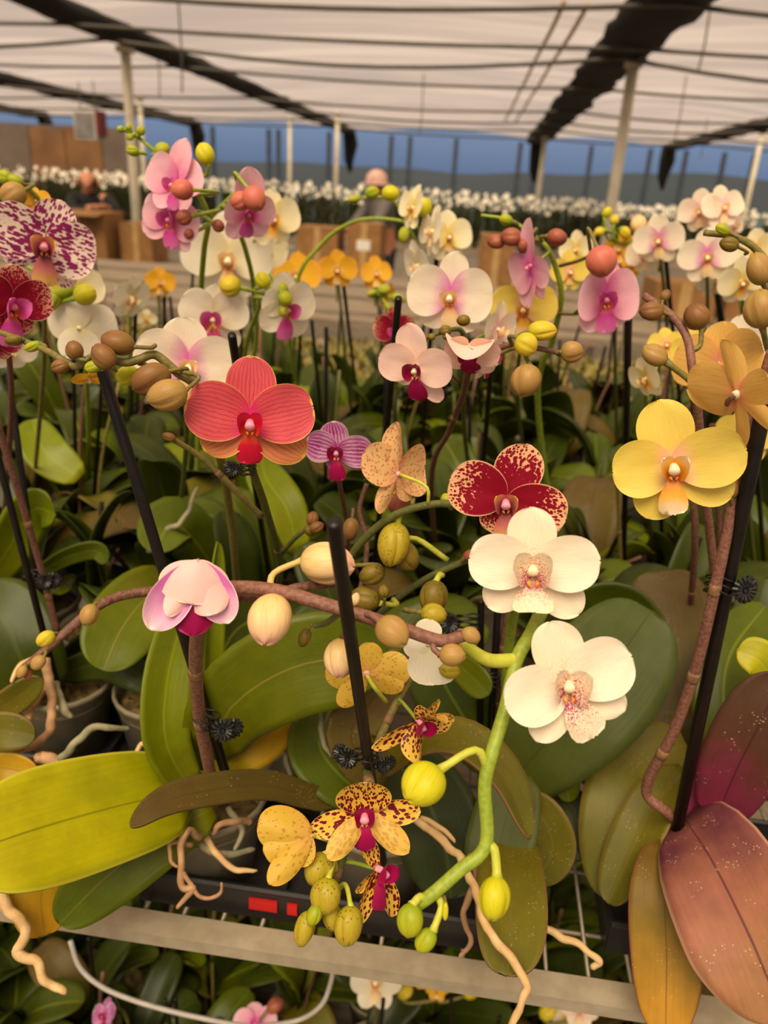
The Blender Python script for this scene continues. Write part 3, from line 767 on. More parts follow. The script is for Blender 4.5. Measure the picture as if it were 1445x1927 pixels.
for px, py, D, ln in ((336, 22, 5.9, .55), (797, 140, 9.5, .55), (1292, 140, 8.5, .5), (296, 100, 8, .4), (1335, 205, 12, .5), (1335, 20, 5.2, .3)):
    q = P(px, py, D); mb = MB(); q.z = min(q.z, 2.6); mb.tube([Vector((q.x, q.y, roof_z(q.x, q.y)+.004)), Vector((q.x+.01, q.y, q.z-ln*.5)), Vector((q.x, q.y, q.z-ln))], .007, 5)
    tag(mb.build('hanging_line', M['cablew']), 'thin line hanging straight down from the roof', 'line', 'lines hanging from the roof')
for px, py, D, dx in ((1060, 20, 5.3, -.35), (1105, 15, 5.3, -.3)):
    q = P(px, py, D); mb = MB(); V_ = []
    pts = [Vector((q.x+dx*i/10*.6, q.y+i*.9, roof_z(q.x+dx*i/10*.6, q.y+i*.9)-.012)) for i in range(12)]
    mb.tube(pts, .018, 5); tag(mb.build('roof_seam', M['tape']), 'tan seam strip running along the roof film', 'seam strip', 'seam strips on the roof film')
# heater hanging at the partition
q = P(168, 236, 12.2); o = thing('heater_unit', q, 'pale grey heater box hanging before the brown partition', 'heater')
mb = MB(); mb.box(q, (.36, .3, .42)); mb.build('housing', M['heater'], o)
mb = MB(); mb.box(q+Vector((.2, 0, .03)), (.05, .28, .36)); mb.build('side_panel', plain('heater_side_maroon', (120, 40, 34), (104, 34, 30), .6), o)
for i in range(5):
    mb = MB(); mb.box(q+Vector((0, -.155, -.15+i*.07)), (.3, .02, .02)); mb.build('louvre', M['post'], o)
for g in (-1, 1):
    mb = MB(); mb.tube([q+Vector((g*.12, 0, .2)), Vector((q.x+g*.12, q.y, roof_z(q.x+g*.12, q.y)+.004))], .01, 6); mb.build('hanger', M['cablew'], o)

# ------------------------------------------------------------------ benches
FY = .423                                               # rear edge of the front rail, from the photograph
be = thing('mesh_bench', (0, .44, 0), 'long galvanised mesh bench crowded with potted orchids', 'bench')
mb = MB(); mb.box((.0, FY-.010, BZ-.006), (3.2, .021, .012)); mb.build('front_rail', M['steel'], be)
mb = MB(); mb.box((0, 1.72, BZ-.019), (3.2, .03, .036)); mb.build('back_rail', M['steel'], be)
for X in (-1.5, 1.5):
    mb = MB(); mb.box((X, 1.07, BZ-.019), (.03, 1.28, .036)); mb.build('end_rail', M['steel'], be)
    for Y in (.5, 1.64):
        mb = MB(); mb.box((X, Y, (BZ-.03)/2), (.045, .045, BZ-.03)); mb.build('leg', M['steel'], be)
wm = MB(); wm.tube([Vector((0, FY, 0)), Vector((0, 1.73, 0))], .0018, 6); wme = mk_mesh('wire', wm.v, wm.f, M['wire'])
for i in range(84):
    X = -1.36+i*.0325
    if X < -1.0 or X > 1.0: continue
    obj('wire', wme, be, Matrix.Translation((X, 0, BZ-.006)))
wm = MB(); wm.tube([Vector((-1.49, 0, 0)), Vector((1.49, 0, 0))], .0018, 6); wmx = mk_mesh('cross_wire', wm.v, wm.f, M['wire'])
for i in range(20):
    obj('cross_wire', wmx, be, Matrix.Translation((0, FY+.045+i*.064, BZ-.009)))
# lower bench
lb = thing('lower_bench', (0, .6, 0), 'low shelf of grey boards under the mesh bench', 'shelf')
for i in range(11):
    mb = MB(); mb.box((0, .2+i*.13, .15), (2.6, .12, .02)); mb.build('board', M['board'], lb)
for X in (-1.2, 1.2):
    for Y in (.25, 1.4):
        mb = MB(); mb.box((X, Y, .07), (.05, .05, .14)); mb.build('leg', M['board'], lb)
# seedling bench and weathered board bench behind
sb = thing('seedling_bench', (-.3, 2.5, 0), 'bench behind the orchids covered in yellow-green seedlings', 'bench')
mb = MB(); mb.box((-.3, 2.5, .86), (5.2, .96, .05)); mb.build('bench_top', M['board'], sb)
for X in (-2.6, 0, 2.2):
    for Y in (2.1, 2.9):
        mb = MB(); mb.box((X, Y, .42), (.06, .06, .84)); mb.build('leg', M['steel'], sb)
M['seedling'] = plain('seedling_leaf', (138, 124, 44), (100, 94, 30), .6, 20)
V = []; F = []; rr = random.Random(3)
for i in range(9000):
    x = rr.uniform(-2.1, 1.7); y = rr.uniform(2.05, 2.95); h = rr.uniform(.012, .035); a = rr.uniform(0, 6.28); w = rr.uniform(.006, .012); n = len(V)
    dx, dy = math.cos(a), math.sin(a); l = rr.uniform(.01, .03)
    V += [(x-dy*w, y+dx*w, .885), (x+dy*w, y-dx*w, .885), (x+dx*l, y+dy*l, .885+h)]; F.append((n, n+1, n+2))
tag(obj('seedling_carpet', mk_mesh('seedling_carpet', V, F, M['seedling'], smooth=False)), 'carpet of tiny yellow-green seedlings on the bench behind', 'seedlings', kind='stuff')
bb = thing('board_bench', (-.3, 3.8, 0), 'empty bench of weathered grey boards beyond the seedlings', 'bench')
for i in range(10):
    mb = MB(); mb.box((-.3, 3.15+i*.16, .93+(.0, .012, .004)[i % 3]), (6.4, .13, .03)); mb.build('board', M['board'], bb)
for X in (-3.2, 0, 2.6):
    for Y in (3.2, 4.5):
        mb = MB(); mb.box((X, Y, .46), (.07, .07, .92)); mb.build('leg', M['board'], bb)
    mb = MB(); mb.box((X, 3.87, .895), (.06, 1.5, .04)); mb.build('cross_beam', M['board'], bb)
# packing table and cartons
def carton(px, py, D, wpx, hpx, dep, lab, marks=None, rz=0.0, zb=None, flap=True):
    c = P(px, py, D); w = wpx*D/FPX; h = hpx*D/FPX
    if zb is not None: top = c.z + h/2; h = top-zb; c.z = zb+h/2
    o = thing('carton', (c.x, c.y, c.z-h/2), lab, 'box', 'cardboard cartons on the packing table', rz)
    R = WM[o.name].copy()
    mb = MB(); mb.box((0, 0, h/2), (w, dep, h)); mb.build('box_body', M['carton'], o, R)
    if flap:
        for g in (-1, 1):
            mb = MB(); mb.box((0, g*(dep/2+.055), h-.012), (w, .004, .12), Matrix.Rotation(rad(-g*102), 3, 'X')); mb.build('flap', M['carton'], o, R)
    mb = MB(); mb.box((0, -dep/2-.002, h*.5), (.05, .003, h*.98)); mb.build('tape', M['tape'], o, R)
    if marks == 'print':
        rr = random.Random(4)
        for i in range(4):
            for j in range(2):
                mb = MB(); X0, Z0 = (-.02+i*.055)*1.0, h*.78-j*.07
                for q in range(3): mb.box((X0, -dep/2-.003, Z0-.022+q*.022), (.042, .002, .006))
                mb.box((X0+.01*(-1)**i, -dep/2-.003, Z0), (.006, .002, .05)); mb.build('print_mark', M['print'], o, R)
    if marks == 'label':
        mb = MB(); mb.box((w*.0, -dep/2-.004, h*.6), (.11, .002, .08)); mb.build('paper_label', M['paper'], o, R)
    return o
M['table'] = plain('table_grey', (120, 108, 92), (100, 90, 78), .7, 6)
def table(x0, x1, y0, y1, z, lab):
    o = thing('packing_table', ((x0+x1)/2, (y0+y1)/2, 0), lab, 'table')
    mb = MB(); mb.box(((x0+x1)/2, (y0+y1)/2, z-.02), (x1-x0, y1-y0, .04)); mb.build('table_top', M['table'], o)
    for X in (x0+.08, x1-.08):
        for Y in (y0+.08, y1-.08):
            mb = MB(); mb.box((X, Y, (z-.03)/2), (.06, .06, z-.03)); mb.build('leg', M['steel'], o)
table(-5.0, -.6, 6.0, 7.2, .74, 'long packing table with cardboard boxes before the people')
table(.2, 4.2, 5.4, 6.5, .74, 'packing table with one low box behind the pink buds')
c0 = P(178, 440, 7.3)
carton(168, 446, 6.45, 104, 92, .36, 'large open cardboard box with dark print before the person in black', 'print', zb=.74)
carton(272, 456, 6.5, 60, 70, .34, 'plain cardboard box beside the printed box', None, zb=.74, flap=False)
carton(690, 452, 6.4, 62, 62, .34, 'cardboard box with a white paper label before the person in grey', 'label', zb=.74, flap=False)
carton(605, 447, 6.5, 76, 40, .36, 'low cardboard box beside the box with the white label', None, zb=.74, flap=False)
carton(935, 462, 5.9, 64, 40, .36, 'wide low cardboard box on the table behind the white blossoms', None, zb=.74, flap=False)
carton(1275, 556, 3.6, 110, 56, .30, 'brown cardboard box on the grey boards behind the white and pink blossoms', None, zb=.957, flap=False)
carton(1395, 572, 3.7, 90, 56, .30, 'brown cardboard box on the grey boards at the bench end', None, zb=.957, flap=False)
# ------------------------------------------------------------------ people
M['skin'] = plain('skin', (196, 132, 96), (186, 120, 86), .5, 20)
M['shirt_black'] = plain('shirt_black', (9, 8, 9), (12, 11, 12), .85, 20)
M['shirt_grey'] = plain('shirt_grey', (104, 96, 92), (92, 86, 84), .8, 20)
M['trouser'] = plain('trousers_dark', (26, 28, 38), (34, 36, 46), .8, 20)
M['hat'] = plain('hat_pale_pink', (190, 140, 126), (206, 170, 156), .7, 20)
M['hair'] = plain('hair_dark', (44, 34, 28), (30, 24, 20), .8, 60)
M['eye'] = plain('eye_dark', (30, 22, 18), (30, 22, 18), .3)
M['mouth'] = plain('lips', (150, 84, 72), (150, 84, 72), .5)
def skin_obj(name, verts, edges, radii, mat, parent, rootv=0, sub=1):
    me = bpy.data.meshes.new(name); me.from_pydata([tuple(v) for v in verts], edges, []); me.materials.append(mat)
    o = obj(name, me, parent)
    md = o.modifiers.new('skin', 'SKIN'); md.use_smooth_shade = True
    me.skin_vertices.new() if not len(me.skin_vertices) else None
    for i, r in enumerate(radii):
        d = me.skin_vertices[0].data[i]; d.radius = (r, r) if not isinstance(r, tuple) else r; d.use_root = (i == rootv)
    s = o.modifiers.new('sub', 'SUBSURF'); s.levels = sub; s.render_levels = sub
    return o
def person(head, face, sh_dir, hip, feet, hands, lab, top, hat=False):
    """head centre, facing direction, shoulder direction (unit), hip centre, two feet, two hands: world points"""
    o = thing('person', (hip.x, hip.y, 0), lab, 'person')
    up = (head-hip).normalized(); neck = head - Vector((0, 0, .115)) - face*.03
    chest = neck.lerp(hip, .24); waist = neck.lerp(hip, .7)
    V = [hip, waist, chest, neck, head-Vector((0, 0, .05))+face*.015, head+Vector((0, 0, .045)), head+Vector((0, 0, .105))]
    R = [.15, .13, (.16, .13), .055, .078, .092, .06]; E_ = [(0, 1), (1, 2), (2, 3), (3, 4), (4, 5), (5, 6)]
    V += [head-Vector((0, 0, .01))+face*.085, head-Vector((0, 0, .025))+face*.108]; R += [.022, .014]; E_ += [(4, 7), (7, 8)]
    armsV = []; legsV = []
    for g, hd in zip((-1, 1), hands):
        s = neck - Vector((0, 0, .035)) + sh_dir*g*.18; el = s.lerp(hd, .52) + sh_dir*g*.09 - Vector((0, 0, .09)); a = len(V)
        V += [s, el, hd]; R += [.062, .045, .03]; E_ += [(2, a), (a, a+1), (a+1, a+2)]; armsV.append((s, el, hd))
        dirh = (hd-el).normalized(); pal = hd + dirh*.06; V.append(pal); R.append((.036, .02)); E_.append((a+2, a+3)); side = dirh.cross(Vector((0, 0, 1))).normalized()
        for f_ in range(4):
            b = len(V); rt = pal + side*(f_-1.5)*.019 + dirh*.02; ln = (.065, .075, .07, .055)[f_]
            V += [rt, rt+dirh*ln*.5-Vector((0, 0, .006)), rt+dirh*ln*.9-Vector((0, 0, .022))]; R += [.0095, .009, .008]; E_ += [(a+3, b), (b, b+1), (b+1, b+2)]
        b = len(V); V += [hd+dirh*.03-side*g*.035, hd+dirh*.065-side*g*.052]; R += [.011, .009]; E_ += [(a+2, b), (b, b+1)]
    for g, ft in zip((-1, 1), feet):
        h = hip + sh_dir*g*.09 - Vector((0, 0, .05)); kn = h.lerp(ft, .5) + face*.04; kn.z = (h.z+ft.z)/2; a = len(V); an = ft+Vector((0, 0, .08))
        V += [h, kn, an, ft+face*.10+Vector((0, 0, .035)), ft+face*.2+Vector((0, 0, .028))]; R += [.085, .06, .042, .04, .03]; E_ += [(0, a), (a, a+1), (a+1, a+2), (a+2, a+3), (a+3, a+4)]; legsV.append((h, kn, an))
    skin_obj('body', V, E_, R, M['skin'], o)
    V = [waist.lerp(hip, .8), waist, chest, neck+Vector((0, 0, .005))]; R = [.165, .15, (.185, .15), .085]; E_ = [(0, 1), (1, 2), (2, 3)]
    for s, el, hd in armsV:
        a = len(V); V += [s, el, el.lerp(hd, .8)]; R += [.078, .06, .045]; E_ += [(2, a), (a, a+1), (a+1, a+2)]
    skin_obj('shirt', V, E_, R, M[top], o)
    V = [waist.lerp(hip, .9), hip-Vector((0, 0, .02))]; R = [.155, .165]; E_ = [(0, 1)]
    for h, kn, an in legsV:
        a = len(V); V += [h, kn, an]; R += [.1, .075, .06]; E_ += [(1, a), (a, a+1), (a+1, a+2)]
    skin_obj('trousers', V, E_, R, M['trouser'], o)
    sd_ = face.cross(Vector((0, 0, 1))).normalized()
    for g in (-1, 1):
        v, f = lathe_geo([(.001, -.01), (.009, -.005), (.009, .005), (.001, .01)], 8)
        obj('eye', mk_mesh('eye', v, f, M['eye']), o, Matrix.Translation(head+face*.088+sd_*g*.032+Vector((0, 0, .008))))
        v, f = tube_geo([head+sd_*g*.085+Vector((0, 0, .03)), head+sd_*g*.105, head+sd_*g*.09-Vector((0, 0, .035))], [.012, .02, .01], 7)
        obj('ear', mk_mesh('ear', v, f, M['skin']), o)
    v, f = tube_geo([head+face*.082-sd_*.025-Vector((0, 0, .062)), head+face*.092-Vector((0, 0, .06)), head+face*.082+sd_*.025-Vector((0, 0, .062))], [.004, .007, .004], 6)
    obj('mouth', mk_mesh('mouth', v, f, M['mouth']), o)
    v, f = lathe_geo([(.098, -.02), (.104, .03), (.09, .075), (.05, .11), (.002, .12)], 16)
    if hat:
        obj('hat', mk_mesh('hat', v, f, M['hat']), o, Matrix.Translation(head+Vector((0, 0, .055)))@Matrix.Scale(1.12, 4))
        v, f = lathe_geo([(.10, .0), (.17, -.012), (.172, -.006), (.10, .008)], 18)
        obj('hat_brim', mk_mesh('hat_brim', v, f, M['hat']), o, Matrix.Translation(head+Vector((0, 0, .055))))
    else:
        v, f = lathe_geo([(.094, -.05), (.1, -.01), (.098, .02), (.09, .03)], 16)
        obj('hair_fringe', mk_mesh('hair_fringe', v, f, M['hair']), o, Matrix.Translation(head-face*.022+Vector((0, 0, .01))))
    return o
h1 = P(165, 344, 7.6); fc = (Vector((CAM.x-.8, CAM.y, 1.0))-h1); fc.z = -.6; fc.normalize()
hipp = Vector((h1.x+.22, h1.y+.28, .80))
person(h1, fc, Vector((.97, .2, 0)).normalized(), hipp, (Vector((h1.x+.08, h1.y+.4, 0)), Vector((h1.x+.36, h1.y+.42, 0))),
       (P(176, 390, 7.1), P(198, 390, 7.1)), 'person in a black top bending over the large cardboard box', 'shirt_black')
h2 = P(708, 356, 8.0); hip2 = Vector((h2.x+.1, h2.y+.1, .82))
person(h2, Vector((-.8, -.55, -.25)).normalized(), Vector((.55, -.83, 0)).normalized(), hip2, (Vector((h2.x-.02, h2.y+.12, 0)), Vector((h2.x+.2, h2.y+.1, 0))),
       (Vector((h2.x-.28, h2.y-.25, 1.0)), Vector((h2.x-.1, h2.y-.4, 1.0))), 'person in grey top and pale pink hat working beside the cardboard boxes', 'shirt_grey', hat=True)
# ================================================================== potted orchids: pot, medium and generic rosettes
V, F = lathe_geo([(.033, 0), (.036, .002), (.0455, .074), (.0485, .076), (.0485, .081), (.0455, .081), (.044, .062)], 22)
POT_A = mk_mesh('pot', V, F, M['pot']); POT_B = mk_mesh('pot', V, F, M['pot_black'])
rr = random.Random(5); V, F = lathe_geo([(.0448, .066), (.034, .072), (.022, .070), (.010, .076), (.001, .074)], 22)
V = [v+Vector((0, 0, rr.uniform(-.004, .005))) for v in V]
MEDIUM = mk_mesh('growing_medium', V, F, M['media'], smooth=False)
def world_leaf_mesh(L, hw, lift, droop, mat, seed):
    n = 14; c = [Vector((L*t*(1-.12*t), .0, .004+L*(lift*t-droop*t*t))) for t in [i/(n-1) for i in range(n)]]
    V, F, UV, FL = leaf_geo(c, [Vector((0, 1, 0))]*n, hw, .25, .4, .42, 7, 0, seed)
    return mk_mesh('leaf', V, F, M[mat], UV, FL)
LEAVES = []
rr = random.Random(21)
for i in range(14):
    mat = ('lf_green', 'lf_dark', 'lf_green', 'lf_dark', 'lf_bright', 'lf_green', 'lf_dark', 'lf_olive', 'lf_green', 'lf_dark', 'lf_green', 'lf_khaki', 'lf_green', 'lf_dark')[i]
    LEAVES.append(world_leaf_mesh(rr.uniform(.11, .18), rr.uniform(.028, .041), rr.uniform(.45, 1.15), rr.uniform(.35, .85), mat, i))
ROSQ = []
def rosette(*a, **k): ROSQ.append((a, k))
def place_rosette(pl, base, seed, nleaf=6, scale=1.0, skip=None):
    rr = random.Random(seed); a0 = rr.uniform(0, 6.28)
    for i in range(nleaf):
        az = a0 + i*math.pi + rr.uniform(-.5, .5) + (i//2)*.6
        if skip and skip(az): continue
        s = scale*rr.uniform(.8, 1.12); rx = rr.uniform(-.25, .25); me = LEAVES[rr.randrange(len(LEAVES))]; best = None
        for k in range(52):                       # turn, raise and lastly shorten the leaf until it finds room among its neighbours
            da = 0 if k == 0 else rr.uniform(-.75, .75)*(1 if k < 20 else 2.5); up = 0 if k == 0 else rr.uniform(-.15, .75)
            sc = s*(1 if k < 12 else (.86 if k < 20 else (.72 if k < 28 else (.58 if k < 40 else .45))))
            if skip and skip(az+da): continue
            Wm = Matrix.Translation(base+Vector((0, 0, .082+.006*i))) @ Matrix.Rotation(az+da, 4, 'Z') @ Matrix.Rotation(-up, 4, 'Y') @ Matrix.Rotation(rx+(0 if k == 0 else rr.uniform(-.5, .5)), 4, 'X') @ Matrix.Scale(sc, 4)
            V = [Wm @ v for v in LGEO[me.name][0]]
            h = hits(*shells(V, LGEO[me.name][1]), pl, best[0] if best else 1e9)
            if best is None or h < best[0]: best = (h, Wm, V)
            if h == 0: break
        if best is None: continue
        keep(best[2], LGEO[me.name][1], pl, 'leaf'); solid(obj('leaf', me, pl, best[1]))
LGEO = {m_.name: ([v.co.copy() for v in m_.vertices], [tuple(p.vertices) for p in m_.polygons]) for m_ in LEAVES}
def pot(pl, base, black=False):
    p = obj('pot', POT_B if black else POT_A, pl, Matrix.Translation(base))
    obj('growing_medium', MEDIUM, pl, Matrix.Translation(base))
HERO = []
GRP = 'potted orchids on the mesh bench'
def plant(label, base, nleaf=6, seed=0, withpot=True, black=False, scale=1.0, skip=None, group=GRP):
    k = 0                                        # pots stand side by side, never inside each other
    while any((base-h).length < .099 for h in HERO) and k < 60:
        h = min(HERO, key=lambda q: (base-q).length); d = base-h; d.z = 0
        d = d.normalized() if d.length > 1e-4 else Vector((1, 0, 0))
        base += (d*.02 + Vector((.004*(-1)**k, .012, 0))); k += 1
    o = thing('potted_orchid', base, label, 'orchid', group); HERO.append(base.copy())
    if withpot: pot(o, base, black)
    if nleaf: rosette(o, base, seed, nleaf, scale, skip)
    return o
top = lambda b, h=.075: b + Vector((0, 0, h))
front = lambda az: math.sin(az) < -.25          # leaves of the rosette that would reach out towards the aisle

# ------------------------------------------------------------------ A  yellow orchid with maroon spots, at the front of the bench
b = base_at(705, .485); A = plant('small yellow orchid with maroon-spotted flowers hanging over the black tray', b, 0, 1)
stake(A, (628, 982, .30), (722, 1630, .607), .0033)
clip(A, 690, 1418, .458, 20, 95, -1)
clip(A, 697, 1432, .47, 15, 80, 1)
stem(A, [(708, 1520, .54), (695, 1455, .475), (706, 1412, .47), (742, 1330, .475), (775, 1272, .48), (792, 1248, .485)], .0032, .0022, 'st_olive', tobase=top(b), nodes=(.34, .62))
stem(A, [(690, 1450, .47), (694, 1480, .455), (688, 1530, .445), (655, 1585, .435), (638, 1632, .43), (622, 1690, .425), (612, 1715, .425)], .0032, .0022, 'st_dgreen', nodes=(.12, .7))
flower(A, 686, 1532, .415, 205, 'star', pitch=-12, hi=True, lip=.95, liptilt=8, ped=(690, 1500, .45), ov=[
    ('l', 228, 100, -46, 26, .4, 'star', -.2), ('l', -38, 104, -48, 24, .4, 'star', -.2),
    ('p', 197, 108, 50, -4, .2, 'star'), ('p', 2, 106, 48, -4, .2, 'star'), ('d', 93, 74, 104, 12, .3, 'hood', .45)])
flower(A, 712, 1636, .425, 190, 'star', yaw=48, pitch=-14, hi=True, lip=1.0, ped=(640, 1640, .43), liptilt=40, ov=[
    ('l', 258, 104, 44, -6, .3, 'star'), ('l', -48, 112, 44, 0, .3, 'star'), ('p', 248, 60, 30, -30, .3, 'star'), ('p', -70, 70, 30, -10, .3, 'star'), ('d', 125, 70, 40, -20, .3, 'star')])
flower(A, 788, 1358, .45, 165, 'star', yaw=38, pitch=-30, hi=True, lip=1.1, ped=(752, 1325, .475), ov=[
    ('p', 212, 104, 36, 0, .3, 'star'), ('p', 5, 78, 44, 5, .3, 'star'), ('d', 75, 62, 62, 40, -.6, 'hood', .4), ('l', 262, 78, 54, 34, -.6, 'star'), ('l', 22, 78, 30, -25, .3, 'star')])
flower(A, 690, 1268, .47, 180, 'starback', yaw=172, pitch=10, hi=True, lip=0, ped=(728, 1322, .475), pedmat='st_lime', ov=[
    ('p', 0, 80, 62, 0, .25, 'star'), ('p', 172, 84, 68, 0, .25, 'star'), ('l', -48, 80, 46, 0, .3, 'star'), ('l', 200, 74, 50, 4, .3, 'star'), ('d', 100, 60, 50, 0, .3, 'star')])
for q in ((600, 1636, .415, 250, 62, 58, 'b_yspot', (640, 1608, .43)), (613, 1686, .405, 262, 66, 56, 'b_yspot', (632, 1640, .43)),
          (573, 1748, .405, 255, 64, 40, 'b_yspot', (600, 1712, .425)), (624, 1722, .41, 280, 56, 38, 'b_yspot', (622, 1700, .425)), (656, 1742, .405, 262, 72, 54, 'b_yspot', (634, 1675, .43)), (591, 1722, .40, 245, 40, 30, 'b_green', (606, 1705, .425))):
    bud(A, *q[:7], q[7], lean=8, pedmat='st_lime')
flower(A, 586, 1572, .41, 44, 'starback', hi=True, lip=0, ped=(634, 1590, .435), pedmat='st_lime', ov=[('p', 196, 92, -74, 6, .5, 'hood', -.1), ('l', 226, 112, -50, 14, .4, 'star', -.05), ('d', 166, 100, -82, 18, .55, 'hood', -.25), ('l', 240, 60, 50, -10, .4, 'star')])
# leaves of A
leaf(A, [(715, 1490, .57), (660, 1390, .56), (690, 1330, .57), (740, 1270, .60)], 48, 'lf_khaki', 10)
leaf(A, [(690, 1500, .58), (630, 1450, .58), (600, 1390, .60), (640, 1300, .64)], 62, 'lf_green', 15)
leaf(A, [(720, 1452, .55), (790, 1398, .52), (870, 1395, .50), (948, 1462, .48), (996, 1578, .46)], 44, 'lf_olive', -38, fold=.3, sharp=.55)
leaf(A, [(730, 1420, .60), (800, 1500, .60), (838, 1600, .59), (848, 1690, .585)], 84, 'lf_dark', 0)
leaf(A, [(690, 1480, .59), (610, 1505, .57), (500, 1478, .53), (370, 1492, .49), (300, 1515, .47), (246, 1556, .455)], 30, 'lf_khaki', 20, fold=.25, sharp=.5)

# ------------------------------------------------------------------ C  pink half-open bloom on a long brown spike
b = base_at(400, .478); C = plant('orchid with one half-open pink bloom and peach buds on a brown arching stem', b, 0, 2)
stake(C, (192, 695, .46), (432, 1480, .565), .0037)
clip(C, 388, 1352, .475, 22, 65, 1)
stem(C, [(398, 1470, .545), (376, 1352, .475), (368, 1255, .43), (372, 1185, .405), (392, 1118, .39), (440, 1106, .38), (520, 1112, .372), (600, 1134, .368), (680, 1158, .362), (760, 1184, .358), (830, 1206, .355), (872, 1196, .352)], .0042, .0030, 'st_mauve', tobase=top(b), nodes=(.16, .24), n=90)
stem(C, [(384, 1122, .39), (310, 1112, .378), (232, 1120, .37), (182, 1142, .362), (132, 1182, .355), (80, 1228, .35), (40, 1262, .345)], .0027, .0019, 'st_brown', n=50)
stem(C, [(398, 1124, .392), (500, 1122, .39), (560, 1106, .39), (640, 1096, .40)], .0028, .0024, 'st_brown')
stem(C, [(648, 1146, .37), (618, 1170, .385), (600, 1176, .39), (590, 1178, .39)], .0018, .0014, 'st_dgreen')
flower(C, 372, 1054, .362, 46, 'cup', hi=True, lip=0, ped=(392, 1116, .39), pedmat='st_mauve', ov=[
    ('l', 236, 154, 80, -10, .4, 'star', .1), ('l', 296, 134, 74, -10, .4, 'star', .1), ('m', 266, 142, 92, 2, -.5, 'hood', -.1),
    ('p', 242, 116, -46, 8, .5, 'sepal', -.1), ('p', 286, 106, -80, 12, .5, 'petal', -.12), ('d', 262, 74, -132, 34, .5, 'dome', -.5)])
bud(C, 508, 1166, .365, 262, 100, 86, 'b_peach', (520, 1125, .37), lean=30, pedmat='st_mauve')
bud(C, 616, 1060, .385, -8, 104, 84, 'b_peach', (508, 1112, .375), lean=10, pedmat='b_peach', pr=6)
bud(C, 738, 1190, .35, -42, 70, 58, 'b_tan', (690, 1158, .36), lean=20, pedmat='st_mauve', pr=7)
bud(C, 641, 1238, .395, 262, 74, 62, 'b_peach', (648, 1146, .366), lean=12, pedmat='st_olive', pr=6)
bud(C, 851, 1233, .35, 0, 50, 42, 'b_tan', (818, 1208, .355), lean=10, pedmat='st_mauve', pr=6)
bud(C, 886, 1196, .35, -35, 38, 30, 'b_tan', (862, 1190, .353), pedmat='st_mauve')
bud(C, 168, 1157, .358, 250, 42, 36, 'b_tan', (182, 1140, .362), lean=10)
bud(C, 86, 1202, .35, 215, 38, 28, 'b_yellow', (108, 1196, .354))
bud(C, 72, 1247, .345, 225, 32, 24, 'b_tan', (82, 1226, .35)); bud(C, 41, 1264, .343, 235, 26, 20, 'b_tan', (48, 1255, .346)); bud(C, 52, 1270, .346, 265, 24, 13, 'b_rust', (56, 1250, .347))
bud(C, 573, 1200, .39, 250, 36, 24, 'b_olive', (588, 1176, .39)); bud(C, 668, 1128, .362, 70, 26, 18, 'b_peach', (660, 1146, .365))
# leaves of C
leaf(C, [(352, 1492, .575), (260, 1508, .54), (120, 1545, .50), (10, 1580, .47), (-70, 1610, .455)], 108, 'lf_lime', 10, fold=.10, belly=.5)
leaf(C, [(400, 1520, .585), (300, 1575, .565), (200, 1650, .55), (112, 1738, .545)], 62, 'lf_mid', -12, fold=.12)
leaf(C, [(170, 1570, .57), (105, 1610, .555), (78, 1680, .55), (84, 1760, .55)], 56, 'lf_yellow', 0, base=.6, sharp=.35)
leaf(C, [(362, 1492, .58), (312, 1400, .555), (312, 1290, .56), (338, 1180, .58), (362, 1100, .60)], 48, 'lf_bright', 18, fold=.3)
leaf(C, [(398, 1480, .585), (392, 1330, .59), (396, 1180, .60), (410, 1020, .62)], 26, 'lf_bright', 45, fold=.5)
leaf(C, [(388, 1420, .585), (440, 1325, .565), (545, 1258, .565), (650, 1240, .58), (720, 1262, .60)], 92, 'lf_mid', 8, fold=.12)
leaf(C, [(398, 1470, .59), (450, 1420, .58), (505, 1380, .59), (545, 1320, .61)], 44, 'lf_yellow', 10)
leaf(C, [(395, 1450, .60), (400, 1300, .64), (440, 1190, .66), (520, 1150, .68)], 58, 'lf_green', 10)
root(C, [(361, 1590, .56), (330, 1584, .55), (318, 1590, .545), (321, 1618, .545), (336, 1631, .545)], 9, 'root_tan')
root(C, [(376, 1575, .57), (358, 1562, .56), (343, 1584, .55), (338, 1640, .545), (346, 1668, .545), (364, 1672, .545), (350, 1692, .545), (333, 1710, .545)], 14, 'root_tan')
root(C, [(346, 1640, .545), (356, 1662, .545), (374, 1684, .545), (395, 1690, .545), (414, 1680, .545), (417, 1660, .545)], 9, 'root_tan')
root(C, [(470, 1548, .60), (448, 1545, .59), (410, 1553, .58), (399, 1570, .58)], 13, 'root_tan'); root(C, [(380, 1560, .59), (411, 1609, .575), (440, 1634, .57), (484, 1638, .57)], 12)
root(C, [(372, 1570, .59), (395, 1600, .58), (430, 1608, .585), (480, 1598, .60)], 15, 'root_grey'); root(C, [(430, 1520, .61), (455, 1560, .6), (440, 1600, .59)], 12, 'root_grey')
root(C, [(-20, 1650, .53), (12, 1702, .53), (38, 1724, .53), (46, 1762, .53), (36, 1790, .53), (52, 1808, .53), (76, 1818, .53), (86, 1846, .53), (124, 1870, .53)], 21, 'root', tip=.7)
root(C, [(330, 1500, .60), (302, 1440, .62), (272, 1400, .63), (254, 1420, .63), (238, 1444, .63)], 11)
root(C, [(478, 1465, .60), (505, 1440, .63), (530, 1420, .65), (548, 1462, .64)], 15, 'root_grey')

